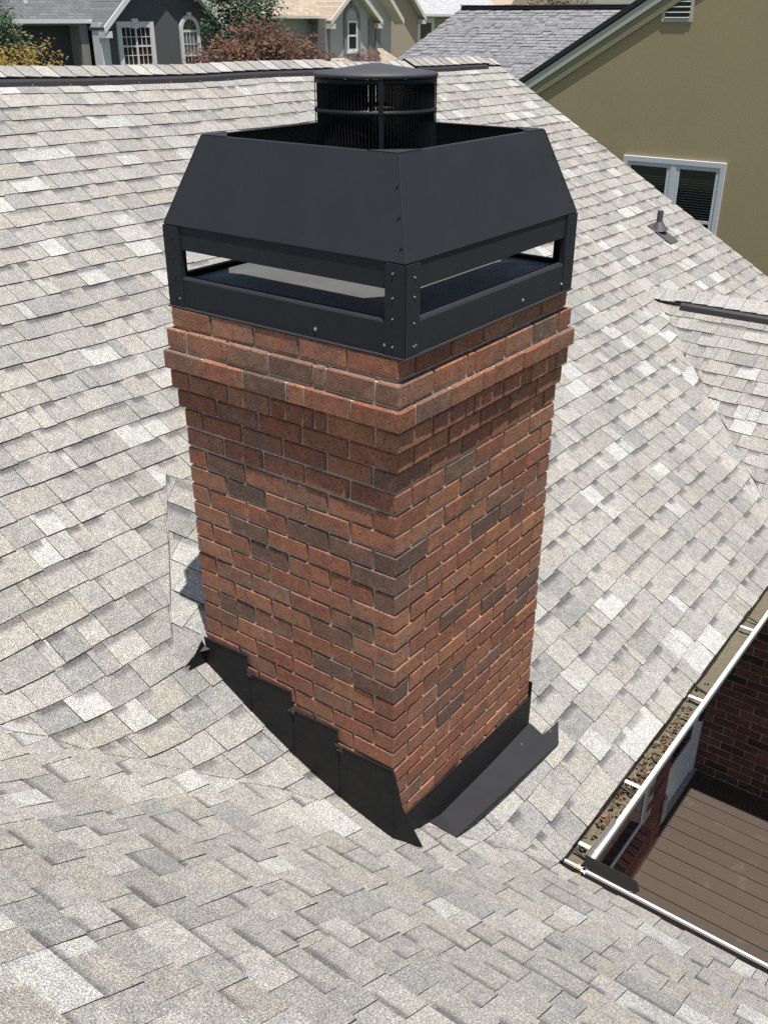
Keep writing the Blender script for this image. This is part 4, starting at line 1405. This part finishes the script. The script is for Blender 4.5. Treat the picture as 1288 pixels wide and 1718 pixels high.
for i in range(1, 5):
    t = math.pi*i/5
    mb.prism([(27.02, 29.965, 0.95), (27.02-0.37*math.cos(t)-0.012, 29.965, 0.95+0.37*math.sin(t)), (27.02-0.37*math.cos(t)+0.012, 29.965, 0.95+0.37*math.sin(t))], (0, 0.012, 0))
mb.box((26.65, 29.95, 0.86), (27.39, 29.975, 0.95)); mb.box((26.65, 29.95, 0.0), (27.39, 29.975, 0.06))
for i in range(1, 4): mb.box((26.65+0.185*i-0.012, 29.958, -0.2), (26.65+0.185*i+0.012, 29.975, 0.86))
mb.box((26.65, 29.958, 0.42), (27.39, 29.975, 0.445))
mb.build('muntins', M_TRIM, e)
mb = MB(); mb.box((26.66, 29.977, 0.06), (27.38, 29.979, 0.86)); mb.build('lower_pane', M_PALEPANE, e)

# light grey house
lh = empty('light_grey_house', (36, 33, GZ), 'light grey stucco house with a tan roof, cream rake boards and a tall arched window', 'house')
gable(lh, 30.0, 35.75, 39.0, 1.42, 2.62, 8, M_LGREY, M_ROOFT, M_CREAM, name='front_gable')
mb = MB(); mb.prism([(39.0, 30.6, GZ), (41.3, 30.6, GZ), (41.3, 30.6, 1.35), (40.2, 30.6, 2.9), (39.0, 30.6, 2.9)], (0, 8, 0)); mb.build('side_wall', M_LGREY, lh)
mb = MB(); mb.box((31.0, 31.0, GZ), (35.75, 38, 1.35)); mb.build('wall', M_LGREY, lh)
mb = MB(); mb.prism([(30.6, 30.4, 1.46), (36.6, 30.4, 1.46), (36.6, 35.0, 4.2), (30.6, 35.0, 4.2)], (0, 0, -0.1)); mb.build('roof_slope', M_ROOFT, lh)
mb = MB(); mb.box((30.6, 30.26, 1.36), (35.6, 30.40, 1.48)); mb.build('gutter', M_CREAM, lh)
for xa in (35.30, 38.62, 39.92):
    mb = MB(); mb.box((xa, 29.93 if xa < 39 else 30.5, GZ), (xa+0.36, 30.4 if xa < 39 else 30.7, 1.36)); mb.build('pilaster', M_MGREY, lh)
mb = MB(); mb.prism([(39.3, 30.0, 3.4), (41.6, 30.0, 1.35), (41.6, 30.6, 1.35), (39.3, 30.6, 3.4)], (0, 0, -0.25)); mb.build('rake_board', M_CREAM, lh)
e = arched(lh, 30.0, 37.33, 0.60, -0.28, 1.38, 0.17, M_MGREY, M_LGREY)
yframe(e, 29.97, 36.95, 37.72, -0.02, 1.28, 0.10, M_TRIM, d=0.05)
mb = MB(); mb.box((37.05, 29.955, 0.08), (37.62, 29.965, 1.18)); mb.build('lower_pane', M_GLASS, e)
mb = MB(); mb.box((37.05, 29.94, 0.60), (37.62, 29.954, 0.68)); mb.build('sash_rail', M_TRIM, e)
mb = MB(); mb.box((36.85, 29.88, -0.12), (37.82, 29.96, -0.02)); mb.build('sill', M_TRIM, e)
mb = MB(); mb.prism([(38.6, 29.0, -0.95), (41.2, 29.0, -0.95), (40.0, 30.2, 0.05), (39.6, 30.2, 0.05)], (0, 0, -0.1)); mb.build('porch_roof', M_ROOFT, lh); mb = MB(); mb.prism([(34.9, 29.0, -0.6), (37.0, 29.0, -0.6), (36.6, 29.9, -0.28), (35.4, 29.9, -0.28)], (0, 0, -0.1))
mb.build('porch_roof', M_ROOFT, lh)

# beige house
be = empty('beige_house', (52, 40, GZ), 'beige stucco house with white quoins and a pale grey roof, far behind the flue cap', 'house')
gable(be, 34.5, 44.6, 49.2, 1.62, 3.6, 8, M_BEIGE, M_ROOFW, M_CREAM, name='front_gable')
mb = MB(); mb.box((48.5, 36.0, GZ), (64, 44, 1.5)); mb.build('wall', M_BEIGE, be)
mb = MB(); mb.prism([(49.0, 35.4, 1.62), (66, 35.4, 1.62), (66, 42.0, 5.2), (49.0, 42.0, 5.2)], (0, 0, -0.1)); mb.build('roof_slope', M_ROOFW, be)
mb = MB(); mb.box((49.2, 35.25, 1.5), (64, 35.4, 1.64)); mb.build('gutter', M_TRIM, be)
for i in range(9):
    z = 1.4-i*0.42
    mb = MB(); mb.box((48.9, 35.9, z-0.38), (49.9-(0.12 if i % 2 else 0), 36.02, z)); mb.build('quoin', M_TRIM, be)
wn = empty('window', (52.0, 36, -0.2), parent=be)
yframe(wn, 36.0, 51.2, 53.0, -0.6, 1.45, 0.30, M_TRIM, d=0.08)
mb = MB(); mb.box((51.5, 35.96, -0.3), (52.7, 35.98, 1.15)); mb.build('pane', M_PANE, wn)
fg = empty('far_gable', (62, 36, 1.6), parent=be)
mb = MB(); mb.prism([(60.2, 35.2, 1.4), (64.2, 35.2, 1.4), (62.2, 35.2, 3.3)], (0, 5, 0)); mb.build('wall', M_BEIGE, fg)

# ------------------------------------------------------------------ planting across the street
M_BARK = simple('bark', (0.09, 0.065, 0.045), 0.9, scale=12, var=0.4)
def plant(name, base, crown, blobs, nleaf, lsize, cols, label, cat, trunk_r=0.12, group=None, flowers=None):
    rt_ = empty(name, base, label, cat, group)
    mb = MB()
    b = Vector(base); top = Vector(crown)
    mb.tube(b, b.lerp(top, 0.55), trunk_r, trunk_r*0.7, n=8)
    for (c, r) in blobs[:7]:
        mb.tube(b.lerp(top, 0.5), Vector(c), trunk_r*0.55, trunk_r*0.15, n=6)
    mb.build('trunk', M_BARK, rt_)
    mb = MB()
    tot = sum(r[0]*r[1]*r[2] for _, r in blobs)
    for c, r in blobs:
        c = Vector(c)
        nb = int(nleaf*(r[0]*r[1]*r[2])/tot)+10
        nclump = max(6, nb//14)
        clumps = []
        for _ in range(nclump):
            while True:
                d = Vector((rnd.gauss(0, 1), rnd.gauss(0, 1), rnd.gauss(0, 1)))
                if d.length > 0.1: break
            d.normalize()
            q = rnd.uniform(0.55, 1.08)
            clumps.append((c+Vector((d.x*r[0]*q, d.y*r[1]*q, d.z*r[2]*q)), rnd.uniform(0.75, 1.25), rnd.choice(cols)))
        for i in range(nb):
            cc, k, col = clumps[i % nclump]
            sp = lsize*2.2
            p = cc+Vector((rnd.gauss(0, sp), rnd.gauss(0, sp), rnd.gauss(0, sp*0.8)))
            kk = k*rnd.uniform(0.75, 1.25)
            if flowers and rnd.random() < flowers[1]: colr = flowers[0]
            else: colr = tuple(v*kk for v in col)
            a = Vector((rnd.gauss(0, 1), rnd.gauss(0, 1), rnd.gauss(0, 1))).normalized()*lsize*rnd.uniform(0.7, 1.3)
            bq = a.orthogonal().normalized()*lsize*rnd.uniform(0.3, 0.55)
            mb.face([p-a, p+bq, p+a, p-bq], 0, (*colr, 1))
    mb.build('crown', M_LEAF, rt_)
    return rt_
GRN = [(0.035, 0.060, 0.025), (0.05, 0.08, 0.03), (0.028, 0.048, 0.022)]
plant('crape_myrtle', (14.9, 25.3, GZ), (14.9, 25.3, 1.0), [((14.7, 25.3, 1.5), (1.0, 1.0, 1.1)), ((15.6, 25.2, 0.9), (0.45, 0.7, 0.6)), ((15.1, 25.1, 0.4), (0.8, 0.9, 0.6)), ((15.9, 25.2, 0.35), (0.35, 0.5, 0.35))],
      4200, 0.07, GRN, 'dark green tree with a few pink blossoms at the far left beside the grey house', 'tree', flowers=((0.45, 0.16, 0.18), 0.015))
plant('yellow_shrub', (15.0, 23.6, GZ), (15.0, 23.6, -0.2), [((14.6, 23.6, -0.2), (1.0, 0.9, 0.95)), ((15.5, 23.5, -0.05), (0.65, 0.7, 0.95)), ((15.9, 23.5, -0.45), (0.5, 0.6, 0.6))],
      4200, 0.05, [(0.20, 0.13, 0.02), (0.24, 0.145, 0.024), (0.14, 0.11, 0.024), (0.16, 0.09, 0.016)], 'yellow orange leafed shrub showing over the ridge at far left', 'shrub')
plant('evergreen_tree', (27.2, 27.2, GZ), (27.2, 27.2, 1.6), [((27.2, 27.2, 2.2), (1.5, 1.3, 1.2)), ((26.3, 27.1, 1.5), (0.9, 1.0, 1.0)), ((28.3, 27.2, 1.9), (0.8, 1.0, 0.8)), ((27.2, 27.2, 0.6), (1.4, 1.2, 1.0))],
      6500, 0.085, [(0.022, 0.052, 0.022), (0.035, 0.075, 0.028), (0.018, 0.040, 0.018)], 'dark green leafy tree between the dark grey house and the light grey house', 'tree')
plant('red_maple_shrub', (24.9, 24.0, GZ), (24.9, 24.0, 0.0), [((24.4, 24, 0.35), (1.5, 1.1, 0.85)), ((25.3, 24, 0.55), (1.2, 1.0, 0.75)), ((26.6, 24, 0.1), (1.1, 1.0, 0.7)), ((22.7, 24, -0.05), (1.1, 1.0, 0.75)), ((22.0, 24, -0.4), (0.7, 0.8, 0.5)), ((25, 24, -0.5), (2.6, 1.2, 0.6)), ((27.3, 23.9, -0.3), (0.7, 0.8, 0.5))],
      9000, 0.085, [(0.060, 0.024, 0.014), (0.085, 0.038, 0.020), (0.040, 0.018, 0.012), (0.110, 0.058, 0.028)], 'wide rusty red brown maple shrub in front of the two grey houses', 'shrub')
plant('small_red_shrub', (30.4, 24.2, GZ), (30.4, 24.2, -0.5), [((30.4, 24.2, -0.25), (0.75, 0.6, 0.42)), ((31.0, 24.2, -0.2), (0.5, 0.5, 0.4))],
      1100, 0.055, [(0.10, 0.035, 0.028), (0.14, 0.05, 0.035), (0.07, 0.03, 0.022)], 'small dark red shrub just behind the round flue cap', 'shrub')
plant('brown_hedge_tree', (68, 38.0, GZ), (68, 38, 2.0), [((66.5, 38, 2.1), (2.6, 1.5, 1.1)), ((70.5, 38, 2.3), (2.8, 1.5, 1.2)), ((75, 38, 2.5), (3.0, 1.5, 1.3))],
      4200, 0.14, [(0.13, 0.10, 0.055), (0.10, 0.085, 0.05), (0.17, 0.13, 0.08)], 'olive brown tree top peeping over the far roofs left of the tan gable', 'tree')
